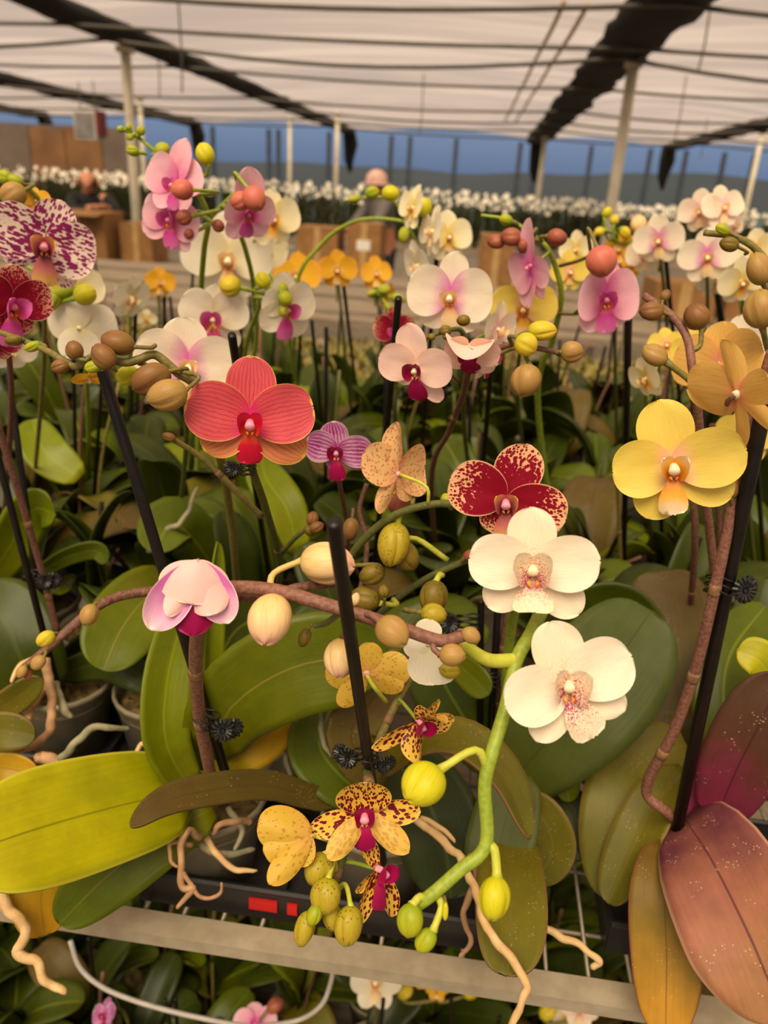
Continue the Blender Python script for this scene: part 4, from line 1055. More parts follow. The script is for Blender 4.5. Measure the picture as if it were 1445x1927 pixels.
# ------------------------------------------------------------------ D  white orchid, specked, on a hanging green spike
b = base_at(968, .60); Dd = plant('white orchid with magenta-specked lips and lime buds on a hanging green stem', b, 0, 3)
GS = [(952, 1330, .64), (962, 1180, .56), (985, 1100, .47), (1015, 1090, .425), (1024, 1130, .40), (1002, 1186, .385), (972, 1242, .378), (952, 1330, .37), (926, 1416, .362), (912, 1480, .36), (914, 1590, .357), (862, 1640, .354), (812, 1684, .352), (780, 1706, .352)]
stem(Dd, GS, .0040, .0030, 'st_green', tobase=top(b), n=96, sides=11, nodes=())
stake(Dd, (940, 1090, .60), (918, 1450, .68), .003); stake(Dd, (968, 1110, .61), (942, 1450, .70), .003); stake(Dd, (905, 1130, .62), (902, 1450, .7), .0028)
stem(Dd, [(930, 1440, .69), (940, 1250, .64), (962, 1100, .60)], .0028, .0024, 'st_brown', nodes=(.3, .6))
clip(Dd, 880, 1170, .62, 20, 90, -1); clip(Dd, 925, 1280, .62, 16, 90, 1)
flower(Dd, 1003, 1066, .365, 240, 'speck', pitch=-4, hi=True, lip=1.5, mid=.62, ped=(1022, 1135, .395), liptilt=60, wave=.02, ov=[
    ('l', 222, 116, 80, -2, .2), ('l', -46, 122, 82, -2, .2), ('d', 92, 112, 92, -3, .2), ('p', 172, 120, 106, 6, .22), ('p', 6, 122, 106, 6, .22)])
flower(Dd, 1066, 1284, .350, 245, 'speck', yaw=12, pitch=-6, hi=True, lip=1.4, mid=.9, ped=(946, 1350, .368), liptilt=24, lipang=-52, wave=.02, ov=[
    ('l', 246, 124, 78, -2, .2), ('l', -22, 122, 76, -2, .2), ('d', 107, 116, 100, 0, .2), ('p', 202, 126, 112, 8, .22), ('p', 25, 130, 118, 4, .22)])
flower(Dd, 806, 1212, .385, 130, 'white', yaw=165, pitch=20, lip=0, ov=[('p', 265, 82, 96, 0, -.2), ('d', 95, 50, 52, 0, .1), ('l', 200, 40, 50, 0), ('l', 350, 50, 52, 0)])
stem(Dd, [(968, 1243, .378), (920, 1242, .374), (885, 1222, .37), (862, 1200, .368)], .0038, .0026, 'st_lime')
bud(Dd, 797, 1476, .35, 215, 86, 80, 'b_lime', (918, 1448, .362), lean=25, pedmat='st_lime', pr=8, sag=.006)
bud(Dd, 930, 1690, .35, 258, 78, 62, 'b_lime', (922, 1590, .357), lean=15, pedmat='st_lime', pr=9)
bud(Dd, 772, 1732, .345, 262, 60, 48, 'b_green', (800, 1695, .352), lean=10, pedmat='st_lime', pr=8)
bud(Dd, 801, 1770, .345, 230, 48, 36, 'b_green', (826, 1690, .353), lean=6, pedmat='st_lime', pr=7)
bud(Dd, 838, 1715, .347, 268, 34, 12, 'b_lime', (834, 1690, .353)); bud(Dd, 516+330, 1262, .382, 350, 40, 30, 'b_yspot', (860, 1250, .385))
leaf(Dd, [(955, 1478, .63), (1060, 1360, .61), (1140, 1270, .61), (1225, 1150, .63)], 112, 'lf_grey', 8, fold=.08, belly=.6, sharp=.36)
leaf(Dd, [(1000, 1240, .72), (1090, 1160, .69), (1180, 1150, .68), (1256, 1250, .67)], 52, 'lf_green', 20)
leaf(Dd, [(975, 1455, .60), (955, 1530, .585), (938, 1600, .575), (925, 1660, .57)], 64, 'lf_grey', 5, belly=.55, sharp=.3)
leaf(Dd, [(960, 1570, .60), (960, 1650, .565), (962, 1740, .55), (955, 1836, .545)], 66, 'lf_olive', 0, belly=.5, sharp=.33, fold=.1)
leaf(Dd, [(985, 1500, .61), (1025, 1545, .60), (1040, 1600, .60), (1010, 1660, .60)], 44, 'lf_olive', 10)
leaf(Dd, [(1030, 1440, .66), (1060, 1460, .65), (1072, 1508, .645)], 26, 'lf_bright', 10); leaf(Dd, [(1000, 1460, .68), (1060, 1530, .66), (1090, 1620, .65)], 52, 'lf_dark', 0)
leaf(Dd, [(850, 1240, .62), (890, 1275, .6), (920, 1306, .59)], 30, 'lf_mid', 20, base=.5); leaf(Dd, [(940, 1450, .69), (860, 1330, .70), (820, 1250, .72), (800, 1150, .75)], 66, 'lf_green', 8)
root(Dd, [(775, 1540, .56), (830, 1578, .545), (872, 1628, .525), (900, 1690, .50), (908, 1732, .485), (950, 1790, .475), (986, 1842, .47), (986, 1880, .47), (958, 1935, .47)], 15, 'root', tip=.8)
root(Dd, [(790, 1540, .565), (830, 1560, .56), (856, 1586, .555)], 11); root(Dd, [(880, 1610, .56), (897, 1640, .56), (886, 1684, .56), (872, 1724, .56), (886, 1772, .56), (864, 1802, .56)], 13, 'root_tan')
root(Dd, [(985, 1728, .57), (1030, 1748, .56), (1062, 1766, .555), (1096, 1782, .555), (1128, 1808, .555), (1112, 1822, .555)], 14, 'root', tip=.8)

# ------------------------------------------------------------------ B  crimson spotted orchid with speckled buds
b = base_at(668, .66); Bp = plant('crimson orchid with cream spotted margins and speckled olive buds on arching stems', b, 5, 5, skip=front)
stem(Bp, [(662, 1260, .66), (640, 1130, .58), (656, 1058, .53), (690, 1010, .51), (745, 968, .495), (820, 948, .485), (880, 955, .475), (930, 968, .465)], .0032, .0022, 'st_dgreen', tobase=top(b), n=64)
stem(Bp, [(656, 1228, .64), (700, 1170, .56), (740, 1132, .545), (800, 1090, .53), (860, 1062, .52), (890, 1050, .515)], .0024, .0022, 'st_dgreen', n=40)
flower(Bp, 952, 940, .455, 212, 'redspot', pitch=-14, hi=True, lip=1.05, ped=(925, 966, .47), pedmat='st_dgreen', ov=[
    ('l', 248, 74, 70, -6), ('l', -42, 112, 62, -6), ('d', 68, 112, 92, 0, .1), ('p', 157, 112, 108, 4, .1), ('p', -18, 116, 104, 4, .1)])
flower(Bp, 748, 892, .49, 150, 'cspot', yaw=-128, pitch=4, hi=True, lip=.7, ped=(806, 948, .485), pedmat='st_lime', ov=[
    ('p', 172, 98, 102, 4, -.3), ('p', 20, 92, 80, 10, -.2), ('d', 82, 98, 62, 0, .4), ('l', -62, 84, 44, 8, .3), ('l', 225, 66, 50, 0)])
bud(Bp, 740, 1024, .50, 258, 84, 64, 'b_yspot', (752, 966, .495), lean=5, pedmat='st_lime', pr=6); bud(Bp, 764, 1046, .51, 300, 60, 50, 'b_olive', (842, 1054, .522), pedmat='st_lime', pr=5)
bud(Bp, 700, 1081, .51, 200, 50, 40, 'b_olive', (664, 1064, .52)); bud(Bp, 816, 1124, .52, 262, 66, 52, 'b_olive', (832, 1082, .525), pedmat='st_lime', pr=6); bud(Bp, 816, 1156, .505, 350, 48, 40, 'b_yspot', (770, 1150, .53), pedmat='st_olive', pr=5)
bud(Bp, 688, 1126, .515, 160, 56, 44, 'b_olive', (740, 1128, .54), pedmat='st_lime', pr=5); bud(Bp, 722, 1112, .505, 100, 26, 20, 'b_olive', (716, 1130, .52))
bud(Bp, 840, 940, .50, 110, 24, 22, 'b_green', (846, 950, .49)); bud(Bp, 884, 1044, .51, 30, 28, 18, 'b_rust', (872, 1056, .515))
stem(Bp, [(650, 1165, .605), (680, 1100, .60), (690, 1020, .60), (676, 960, .60), (690, 910, .60)], .0022, .0018, 'st_brown'); bud(Bp, 660, 996, .57, 262, 44, 30, 'b_brown', (664, 958, .575), pedmat='st_brown'); bud(Bp, 752, 945, .52, 240, 50, 44, 'b_rust', (776, 950, .50))

# ------------------------------------------------------------------ E  coral orchid
b = base_at(515, .80); E_ = plant('coral red orchid bloom with fine dark veins and scarlet lip', b, 6, 6, skip=front)
stake(E_, (436, 630, .50), top(b), .0029)
stem(E_, [(524, 1100, .72), (525, 1048, .62), (498, 950, .52), (474, 880, .475), (470, 836, .455)], .0030, .0024, 'st_dgreen', tobase=top(b), nodes=(.45,))
stem(E_, [(492, 972, .54), (440, 920, .52), (380, 862, .505), (314, 820, .49)], .0024, .0018, 'st_olive', nodes=(.5,))
stem(E_, [(525, 1046, .62), (556, 1012, .60), (584, 990, .59)], .0022, .0018, 'st_dgreen')
bud(E_, 588, 976, .585, 70, 28, 24, 'b_brown'); bud(E_, 596, 992, .58, 20, 28, 22, 'b_brown'); bud(E_, 582, 998, .585, 300, 24, 20, 'b_olive'); bud(E_, 318, 822, .488, 160, 26, 16, 'b_brown')
flower(E_, 470, 792, .43, 228, 'coral', pitch=-6, hi=True, lip=1.05, liptilt=10, ped=(472, 850, .46), pedmat='st_dgreen', ov=[
    ('l', 212, 104, 80, -4, .15), ('l', -33, 126, 84, -4, .15), ('d', 88, 120, 94, 0, .15), ('p', 164, 120, 112, 5, .18), ('p', 14, 122, 112, 5, .18)])
clip(E_, 467, 884, .47, 15, 88, -1)
# ------------------------------------------------------------------ F  small purple veined orchid
b = base_at(690, .86); Fp = plant('small purple-veined orchid with magenta lip beside the coral bloom', b, 6, 7)
stem(Fp, [(662, 1060, .74), (652, 980, .64), (640, 915, .585), (636, 868, .565)], .0022, .0017, 'st_brown', tobase=top(b))
flower(Fp, 634, 848, .55, 118, 'purple', yaw=-8, pitch=-14, hi=True, lip=1.35, ped=(640, 900, .58), pedmat='st_brown', ov=[
    ('l', 250, 40, 30, -6), ('l', -25, 66, 44, -6), ('d', 98, 56, 54, 0), ('p', 163, 60, 62, 4), ('p', 0, 68, 62, 4)])
# ------------------------------------------------------------------ G  yellow orchid at the right with the pink leaf
b = base_at(1280, .50); G = plant('yellow orchid with a big pink-orange leaf at the bench edge', b, 0, 8)
stake(G, (1442, 742, .42), (1268, 1588, .585), .0044)
clip(G, 1352, 1100, .475, 24, 80, 1)
stem(G, [(1258, 1532, .575), (1216, 1484, .57), (1268, 1376, .535), (1308, 1262, .505), (1340, 1130, .475), (1366, 1010, .46), (1392, 860, .45), (1428, 742, .44), (1452, 660, .43)], .0042, .0030, 'st_mauve', tobase=top(b), nodes=(.3, .44, .58), n=80)
stem(G, [(1320, 1330, .78), (1335, 1220, .74), (1345, 1120, .62), (1335, 1000, .57), (1322, 900, .54), (1312, 760, .50), (1302, 690, .49), (1292, 634, .495), (1262, 592, .50), (1212, 556, .51)], .0036, .0024, 'st_mauve', n=60)
stem(G, [(1286, 1330, .80), (1292, 1210, .78), (1302, 1110, .70), (1308, 1000, .64), (1300, 900, .62)], .003, .003, 'st_brown', nodes=(.5,)); stem(G, [(1330, 1330, .80), (1345, 1180, .76), (1352, 1050, .66), (1350, 900, .60), (1340, 800, .56)], .0026, .0024, 'st_brown')
flower(G, 1266, 876, .43, 245, 'yellow', pitch=-4, yaw=6, hi=True, lip=1.05, ped=(1320, 900, .52), pedmat='st_mauve', ov=[
    ('l', 245, 112, 88, -4, .2), ('l', -30, 122, 84, -4, .2), ('d', 102, 126, 104, -2, .2), ('p', 184, 110, 110, 6, .22), ('p', 12, 128, 112, 6, .22)])
flower(G, 1388, 742, .40, 240, 'gold', yaw=128, pitch=14, hi=True, lip=0, ped=(1420, 775, .435), pedmat='st_mauve', ov=[
    ('p', 8, 150, 112, 0, .2), ('d', 86, 108, 62, 0, .4), ('p', 170, 150, 66, -16, .3), ('l', 240, 110, 44, 16, .4), ('l', -62, 138, 42, 12, .5)])
flower(G, 1352, 690, .52, 180, 'gold', yaw=-24, pitch=10, lip=.6); bud(G, 1232, 668, .49, 148, 52, 40, 'b_tan', (1302, 722, .492), pr=6); bud(G, 1310, 596, .49, 118, 50, 46, 'b_brown', (1302, 660, .492), pr=5)
bud(G, 1226, 586, .50, 178, 46, 34, 'b_brown', (1272, 604, .498), pr=4); bud(G, 1252, 556, .50, 60, 24, 18, 'b_brown', (1248, 580, .50)); bud(G, 1380, 920, .45, 80, 38, 22, 'b_brown', (1378, 950, .455)); bud(G, 1384, 888, .452, 70, 32, 18, 'b_brown')
leaf(G, [(1288, 1540, .58), (1340, 1620, .535), (1405, 1750, .50), (1440, 1830, .485), (1480, 1925, .475)], 118, 'lf_pink', 6, fold=.12, base=.3, belly=.5)
leaf(G, [(1262, 1590, .575), (1250, 1680, .55), (1254, 1800, .54), (1252, 1950, .53)], 66, 'lf_amber', -4, fold=.14, belly=.55, sharp=.38)
leaf(G, [(1345, 1545, .575), (1385, 1450, .545), (1430, 1360, .53), (1470, 1270, .525)], 72, 'lf_purple', 6, fold=.14, base=.25)
leaf(G, [(1300, 1545, .585), (1320, 1490, .585), (1350, 1440, .59)], 20, 'lf_magenta', 0, base=.8)
leaf(G, [(1290, 1400, .64), (1200, 1440, .63), (1160, 1540, .61), (1140, 1690, .60)], 70, 'lf_olive', 10, belly=.5); leaf(G, [(1290, 1450, .62), (1235, 1510, .60), (1190, 1600, .59), (1145, 1700, .585)], 48, 'lf_olive', 20, fold=.3)
leaf(G, [(1285, 1400, .68), (1270, 1260, .70), (1262, 1170, .72), (1245, 1075, .75)], 80, 'lf_khaki', 0, sharp=.3, belly=.62)
leaf(G, [(1385, 1450, .62), (1362, 1330, .63), (1375, 1230, .65), (1440, 1140, .68)], 58, 'lf_green', -10); leaf(G, [(1460, 1280, .58), (1430, 1240, .58), (1388, 1225, .585)], 36, 'lf_lime', 10)
root(G, [(1205, 1618, .585), (1222, 1596, .58), (1250, 1590, .585), (1282, 1592, .59)], 15, 'root_grey'); root(G, [(1375, 1535, .59), (1405, 1555, .58), (1425, 1585, .575), (1460, 1605, .57)], 17, 'root')
# ------------------------------------------------------------------ H  spike with tan buds at the right edge
b = base_at(1500, .66); H = plant('orchid spike with fat tan buds beside the white and pink blossoms', b, 5, 9)
stem(H, [(1478, 900, .60), (1462, 640, .53), (1450, 520, .505), (1425, 472, .50), (1382, 446, .50), (1325, 438, .50)], .0032, .0020, 'st_olive', tobase=top(b), n=50)
bud(H, 1428, 506, .48, 110, 62, 48, 'b_tan', (1450, 540, .50), lean=10); bud(H, 1432, 582, .475, 100, 72, 60, 'b_tan', (1452, 640, .51), lean=12); bud(H, 1372, 460, .49, 165, 36, 26, 'b_olive', (1402, 478, .50)); bud(H, 1360, 432, .49, 150, 30, 18, 'b_green', (1382, 444, .50))
# ------------------------------------------------------------------ I  pale pink with magenta lips
b = base_at(815, .92); I = plant('pale pink orchid with deep magenta lips and ochre buds on a brown stem', b, 6, 10)
stake(I, (750, 560, .56), (700, 1120, .90), .0028)
stem(I, [(812, 900, .76), (846, 810, .66), (872, 740, .585), (884, 694, .545), (912, 664, .52), (962, 650, .505), (1010, 655, .50), (1062, 666, .50)], .0028, .0018, 'st_brown', tobase=top(b), n=50, nodes=(.3,))
stem(I, [(872, 740, .585), (880, 670, .55), (868, 622, .535), (830, 626, .525), (792, 640, .52)], .0022, .0013, 'st_dgreen')
flower(I, 782, 692, .49, 140, 'palepink', yaw=-14, pitch=-16, hi=True, lip=1.35, liptilt=12, ped=(866, 720, .565), pedmat='st_brown', ov=[
    ('l', 205, 50, 46, -6), ('l', -58, 82, 40, -6), ('d', 96, 84, 60, 0), ('p', 160, 72, 74, 6), ('p', 2, 72, 76, 6)])
flower(I, 882, 652, .485, 125, 'palepink', yaw=-6, pitch=-34, hi=True, lip=1.55, liptilt=10, ped=(884, 690, .54), pedmat='st_brown', ov=[
    ('l', 232, 66, 44, -4), ('l', -60, 76, 50, -4), ('d', 80, 60, 90, 50, -.5, 'hood', .5), ('p', 168, 48, 60, 22, .2), ('p', -8, 62, 62, 14, .2)])
flower(I, 920, 668, .53, 110, 'palepink', yaw=70, pitch=-14, lip=1.1)
for q in ((990, 716, .49, 250, 62, 60, 'b_tan', (935, 668, .512)), (990, 648, .485, 320, 44, 42, 'b_yellow', (966, 652, .505)), (1020, 622, .49, 0, 54, 38, 'b_yellow', (978, 640, .50)), (1076, 662, .49, 0, 42, 40, 'b_tan', (1056, 668, .50))): bud(I, *q[:7], q[7], pr=4)
for q in ((793, 640, 22), (812, 634, 16), (838, 622, 24), (872, 603, 26), (841, 634, 16)): bud(I, q[0], q[1], .52, 180, q[2], q[2]*.8, 'b_olive')
# ------------------------------------------------------------------ J.. the blossoms behind
def spike(pl, b, pts, r0=.0028, r1=.0018, mat='st_green', **k): return stem(pl, pts, r0, r1, mat, tobase=top(b), **k)
b = base_at(900, 1.02); J = plant('white orchid with a rosy pink heart and orange lip above the pale pink bloom', b, 6, 12)
spike(J, b, [(878, 850, .85), (872, 720, .72), (870, 620, .66), (862, 570, .64)], mat='st_dgreen')
flower(J, 847, 556, .60, 158, 'wpink', yaw=-6, pitch=-8, hi=True, lip=1.1, ped=(868, 600, .65), ov=[('l', 225, 76, 62, -4), ('l', -55, 80, 62, -4), ('d', 80, 80, 56, 0), ('p', 165, 82, 96, 4), ('p', 0, 80, 100, 4)])
flower(J, 935, 620, .66, 110, 'wblush', yaw=62, pitch=-12, ped=(872, 690, .70)); stake(J, (930, 600, .72), (896, 1060, 1.05), .0028)
b = base_at(372, 1.0); K = plant('pink orchid with brownish rose buds and green tip buds beside the tall pole', b, 6, 13)
spike(K, b, [(376, 700, .95), (378, 560, .82), (384, 470, .74), (392, 412, .70), (372, 362, .68), (345, 325, .67), (300, 292, .665), (272, 268, .66), (248, 248, .66)], .0034, .0014, n=60)
stem(K, [(470, 700, .92), (478, 560, .82), (462, 470, .74), (440, 420, .70), (420, 385, .685)], .003, .002, 'st_green', tobase=top(b)); stem(K, [(392, 412, .70), (420, 385, .69), (448, 358, .68)], .0024, .0018, 'st_green')
flower(K, 330, 348, .64, 116, 'pink', yaw=-38, pitch=6, hi=True, lip=1.1, ped=(366, 352, .68), ov=[('l', 225, 56, 46, 10), ('l', -50, 50, 44, 0), ('d', 78, 84, 50, 0, .2), ('p', 150, 66, 76, 6), ('p', 30, 60, 72, -10)])
flower(K, 322, 410, .66, 118, 'pink', yaw=-30, pitch=-6, hi=True, lip=1.3, ped=(384, 400, .70), ov=[('l', 205, 66, 50, 4), ('l', -62, 66, 40, 0), ('d', 90, 62, 52, 0), ('p', 160, 56, 68, 6), ('p', -10, 60, 70, 0)])
flower(K, 466, 398, .65, 104, 'pink', yaw=16, pitch=-24, hi=True, lip=1.3, ped=(440, 385, .69), ov=[('l', 235, 60, 44, 10), ('l', -50, 56, 44, 8), ('d', 92, 80, 56, -6, .3), ('p', 165, 50, 58, 14), ('p', 20, 52, 60, 14)])
for q in ((343, 357, .615, 180, 42, 40, 'b_pink', (372, 366, .68)), (346, 409, .63, 190, 30, 28, 'b_rust', (386, 400, .69)), (411, 425, .66, 330, 24, 22, 'b_rust', (394, 412, .69)), (356, 440, .66, 200, 20, 18, 'b_rust', (384, 424, .70)),
          (452, 378, .62, 200, 38, 34, 'b_pink', (428, 380, .68)), (478, 374, .615, 300, 48, 42, 'b_pink', (450, 352, .66)), (386, 290, .66, 110, 42, 34, 'b_lime', (378, 330, .675)), (305, 282, .655, 30, 30, 26, 'b_green', (292, 290, .665)),
          (250, 284, .655, 165, 26, 20, 'b_green', (272, 288, .665)), (286, 325, .66, 180, 20, 20, 'b_green', (310, 318, .67)), (227, 243, .655, 170, 14, 13, 'b_green', (244, 250, .66)), (265, 246, .655, 60, 18, 16, 'b_green', (258, 256, .66)), (245, 258, .655, 210, 14, 12, 'b_green', (250, 252, .66)), (242, 240, .655, 90, 14, 12, 'b_green', (246, 250, .66))):
    bud(K, *q[:7], q[7], pr=3.5, pedmat='st_green')
b = base_at(455, 1.08); Lp = plant('white orchid with hot pink lips and yellow-green buds', b, 6, 14)
spike(Lp, b, [(462, 720, .95), (466, 640, .86), (488, 575, .79), (480, 545, .78), (505, 540, .77), (530, 548, .765)], .003, .0016)
flower(Lp, 402, 596, .70, 128, 'wmag', yaw=-8, pitch=-14, hi=True, lip=1.6, ped=(470, 590, .79), ov=[('l', 240, 60, 54, -4), ('l', -60, 74, 56, -4), ('d', 75, 62, 56, 0), ('p', 150, 66, 74, 4), ('p', 25, 68, 76, 4)])
flower(Lp, 538, 578, .71, 112, 'wmag', yaw=26, pitch=-16, hi=True, lip=1.5, ped=(492, 560, .78), ov=[('l', 215, 62, 54, 6), ('l', -52, 70, 54, -4), ('d', 105, 66, 48, 0), ('p', 160, 52, 56, 0), ('p', 25, 60, 76, 0)])
for q in ((433, 538, .68, 170, 40, 42, 'b_yellow', (478, 560, .78)), (495, 527, .70, 120, 32, 28, 'b_lime', (500, 545, .77)), (531, 543, .70, 90, 26, 22, 'b_green', (526, 552, .765)), (536, 562, .695, 300, 30, 28, 'b_green', (530, 550, .765)), (534, 585, .70, 270, 24, 20, 'b_green', (531, 560, .76))):
    bud(Lp, *q[:7], q[7], pr=3.5, pedmat='st_green')
b = base_at(330, .88); Mp = plant('large cream-white orchid with a faint pink throat behind the brown buds', b, 6, 15)
spike(Mp, b, [(345, 900, .78), (352, 780, .64), (354, 700, .58)], mat='st_dgreen')
flower(Mp, 352, 686, .545, 190, 'wpink', yaw=4, pitch=-10, hi=True, lip=.9, ped=(354, 720, .59), ov=[('l', 225, 100, 74, -4), ('l', -50, 84, 72, -4), ('d', 97, 88, 84, 0), ('p', 165, 98, 104, 4), ('p', 6, 92, 106, 4)])
b = base_at(455, .70); Np = plant('orchid stem carrying plump brown buds and a yellow petal before cream flowers', b, 5, 16, skip=front)
spike(Np, b, [(444, 1080, .66), (432, 960, .58), (412, 850, .50), (376, 738, .45), (332, 700, .44), (292, 668, .435), (262, 676, .43), (232, 682, .43), (180, 670, .44), (140, 690, .45), (92, 662, .465), (40, 640, .48), (-15, 620, .49)], .0032, .0018, 'st_olive', n=90)
for q in ((140, 659, .44, 110, 36, 34, 'b_brown', (172, 668, .44)), (222, 645, .425, 165, 64, 48, 'b_brown', (292, 650, .433)), (195, 671, .42, 130, 54, 42, 'b_brown', (212, 690, .43)), (284, 714, .425, 205, 78, 58, 'b_brown', (352, 700, .44)), (315, 743, .405, 192, 76, 58, 'b_tan', (326, 698, .438)),
          (114, 690, .45, 190, 36, 28, 'b_brown', (140, 690, .45)), (26, 640, .475, 185, 34, 22, 'b_olive', (46, 642, .478)), (62, 652, .47, 200, 34, 20, 'b_green', (84, 660, .468)), (240, 706, .45, 200, 44, 36, 'b_lime', (262, 684, .435)), (176, 690, .44, 190, 34, 24, 'b_green', (200, 686, .433))):
    bud(Np, *q[:7], q[7], pr=4)
flower(Np, 168, 712, .47, 70, 'orange', yaw=30, pitch=-60, lip=0)
b = base_at(70, .96); Op = plant('large cream orchid mottled all over with purple blotches', b, 6, 17)
spike(Op, b, [(80, 720, .82), (84, 560, .70), (86, 480, .64)], mat='st_olive')
flower(Op, 84, 456, .59, 190, 'mottle', yaw=-4, pitch=-10, hi=True, lip=1.15, ped=(86, 500, .65), ov=[('l', 205, 86, 62, -6), ('l', -60, 94, 52, -6), ('d', 68, 84, 78, 0), ('p', 163, 98, 104, 4), ('p', -8, 92, 108, 4)])
stem(Op, [(82, 606, .745), (76, 512, .728), (90, 420, .66), (70, 372, .62), (40, 346, .615), (-5, 325, .61)], .0024, .0016, 'st_green'); bud(Op, 25, 366, .59, 200, 50, 42, 'b_tan', (46, 350, .612)); bud(Op, 28, 340, .60, 160, 34, 22, 'b_green', (50, 348, .614)); bud(Op, 10, 334, .60, 150, 30, 26, 'b_green')
flower(Op, 66, 378, .62, 56, 'orange', yaw=10, pitch=20, lip=0)
b = base_at(15, .80); Pp = plant('dark crimson orchid with cream-flecked edges below the purple mottled flower', b, 6, 18)
spike(Pp, b, [(20, 800, .66), (16, 660, .57), (14, 600, .54)], mat='st_brown')
flower(Pp, 22, 570, .515, 150, 'redmauve', yaw=20, pitch=-12, hi=True, lip=1.5, ped=(14, 610, .545)); flower(Pp, -6, 640, .53, 90, 'redmauve', yaw=10, pitch=-20, lip=.5)
b = base_at(150, 1.05); Qp = plant('cream white orchid with yellow-green buds under the purple mottled flower', b, 6, 19)
spike(Qp, b, [(165, 760, .88), (160, 660, .78), (158, 590, .73), (130, 558, .71), (85, 520, .69), (20, 488, .68)], .0028, .0018)
flower(Qp, 150, 618, .68, 138, 'white', yaw=150, pitch=12, lip=0, ped=(160, 640, .75)); flower(Qp, 140, 545, .75, 120, 'cream', yaw=24, lip=.6); flower(Qp, 20, 660, .62, 90, 'white', yaw=12, pitch=-30, lip=.8)
for q in ((160, 555, .66, 20, 42, 38, 'b_lime', (128, 556, .71)), (118, 548, .67, 190, 50, 28, 'b_green', (140, 560, .71)), (100, 566, .67, 230, 46, 26, 'b_green', (122, 556, .70)), (122, 530, .68, 60, 36, 24, 'b_green', (104, 532, .70))): bud(Qp, *q[:7], q[7], pr=4, pedmat='st_green')
b = base_at(1035, 1.0); Rp = plant('pink orchid with rosy red buds in front of the thick pole', b, 6, 20)
spike(Rp, b, [(1012, 760, .86), (1040, 640, .78), (1056, 560, .73), (1046, 505, .71), (1028, 465, .70), (1000, 442, .70), (960, 415, .70), (905, 405, .70)], .0036, .0015, n=54)
stem(Rp, [(1054, 500, .715), (1090, 490, .68), (1116, 478, .655)], .0018, .0014, 'st_olive'); stem(Rp, [(1052, 590, .745), (1085, 590, .70), (1120, 580, .66)], .0018, .0014, 'st_olive')
flower(Rp, 1000, 500, .67, 100, 'pink', yaw=-58, pitch=-10, hi=True, lip=.6, ped=(1030, 470, .70), ov=[('p', 200, 64, 80, 10), ('p', -20, 60, 60, 0), ('l', 250, 80, 54, 8), ('l', -70, 66, 44, 0), ('d', 80, 86, 44, 0, .3)])
flower(Rp, 1140, 560, .62, 128, 'pink', yaw=8, pitch=-8, hi=True, lip=1.4, ped=(1080, 590, .70), ov=[('l', 238, 72, 52, -4), ('l', -60, 62, 50, -4), ('d', 92, 70, 56, 0), ('p', 168, 52, 92, 8), ('p', 8, 60, 96, 4)])
for q in ((1131, 492, .59, 285, 58, 56, 'b_pink', (1112, 478, .655)), (1048, 447, .68, 350, 38, 34, 'b_rust', (1022, 454, .70)), (934, 455, .68, 180, 34, 28, 'b_rust', (960, 452, .69)), (962, 446, .67, 170, 40, 34, 'b_rust', (1002, 448, .70)), (986, 462, .67, 240, 30, 26, 'b_rust', (1004, 446, .70)), (952, 414, .69, 160, 26, 20, 'b_green', (970, 420, .70))):
    bud(Rp, *q[:7], q[7], pr=3.5, pedmat='st_olive')
stake(Rp, (1183, 600, .70), (1172, 1110, .98), .0032); stem(Rp, [(1170, 1120, .92), (1164, 960, .84), (1160, 880, .80)], .0024, .002, 'st_olive', nodes=(.4,))
b = base_at(985, 1.18); Sp = plant('soft yellow orchid with orange lip behind the pink flower', b, 6, 21)
spike(Sp, b, [(975, 760, 1.0), (978, 660, .85), (982, 610, .78)], mat='st_dgreen'); flower(Sp, 985, 580, .72, 125, 'yellow', yaw=-4, pitch=-6, hi=True, lip=1.1, ped=(982, 620, .79)); flower(Sp, 1070, 512, .85, 80, 'yellow', yaw=30, lip=.8); flower(Sp, 1085, 470, .9, 70, 'cream', yaw=-30, lip=.8)
b = base_at(590, 1.30); Tp = plant('creamy white orchid on a long arching green stem', b, 6, 22)
spike(Tp, b, [(545, 640, 1.05), (562, 520, .98), (600, 465, .96), (640, 430, .94), (690, 412, .92), (765, 418, .90), (800, 440, .90)], .0030, .0018, n=46); stem(Tp, [(800, 500, .93), (775, 440, .92), (740, 378, .92), (690, 372, .92), (648, 378, .92)], .0022, .0014, 'st_green')
flower(Tp, 778, 392, .88, 88, 'cream', yaw=-62, pitch=14, lip=.8, ped=(765, 418, .90)); flower(Tp, 815, 436, .87, 100, 'white', yaw=-66, pitch=10, lip=.8, ped=(800, 440, .90)); flower(Tp, 842, 446, .92, 96, 'cream', yaw=24, pitch=6, lip=.8); flower(Tp, 788, 500, .85, 96, 'white', yaw=-60, pitch=-14, lip=.9)
for q in ((735, 364, .90, 0, 34, 30, 'b_lime'), (700, 362, .905, 10, 28, 22, 'b_green'), (668, 374, .91, 190, 26, 14, 'b_green'), (798, 390, .88, 80, 36, 30, 'b_lime'), (760, 442, .88, 260, 30, 22, 'b_green')): bud(Tp, *q)
stake(Tp, (826, 425, .92), (785, 960, 1.38), .003)
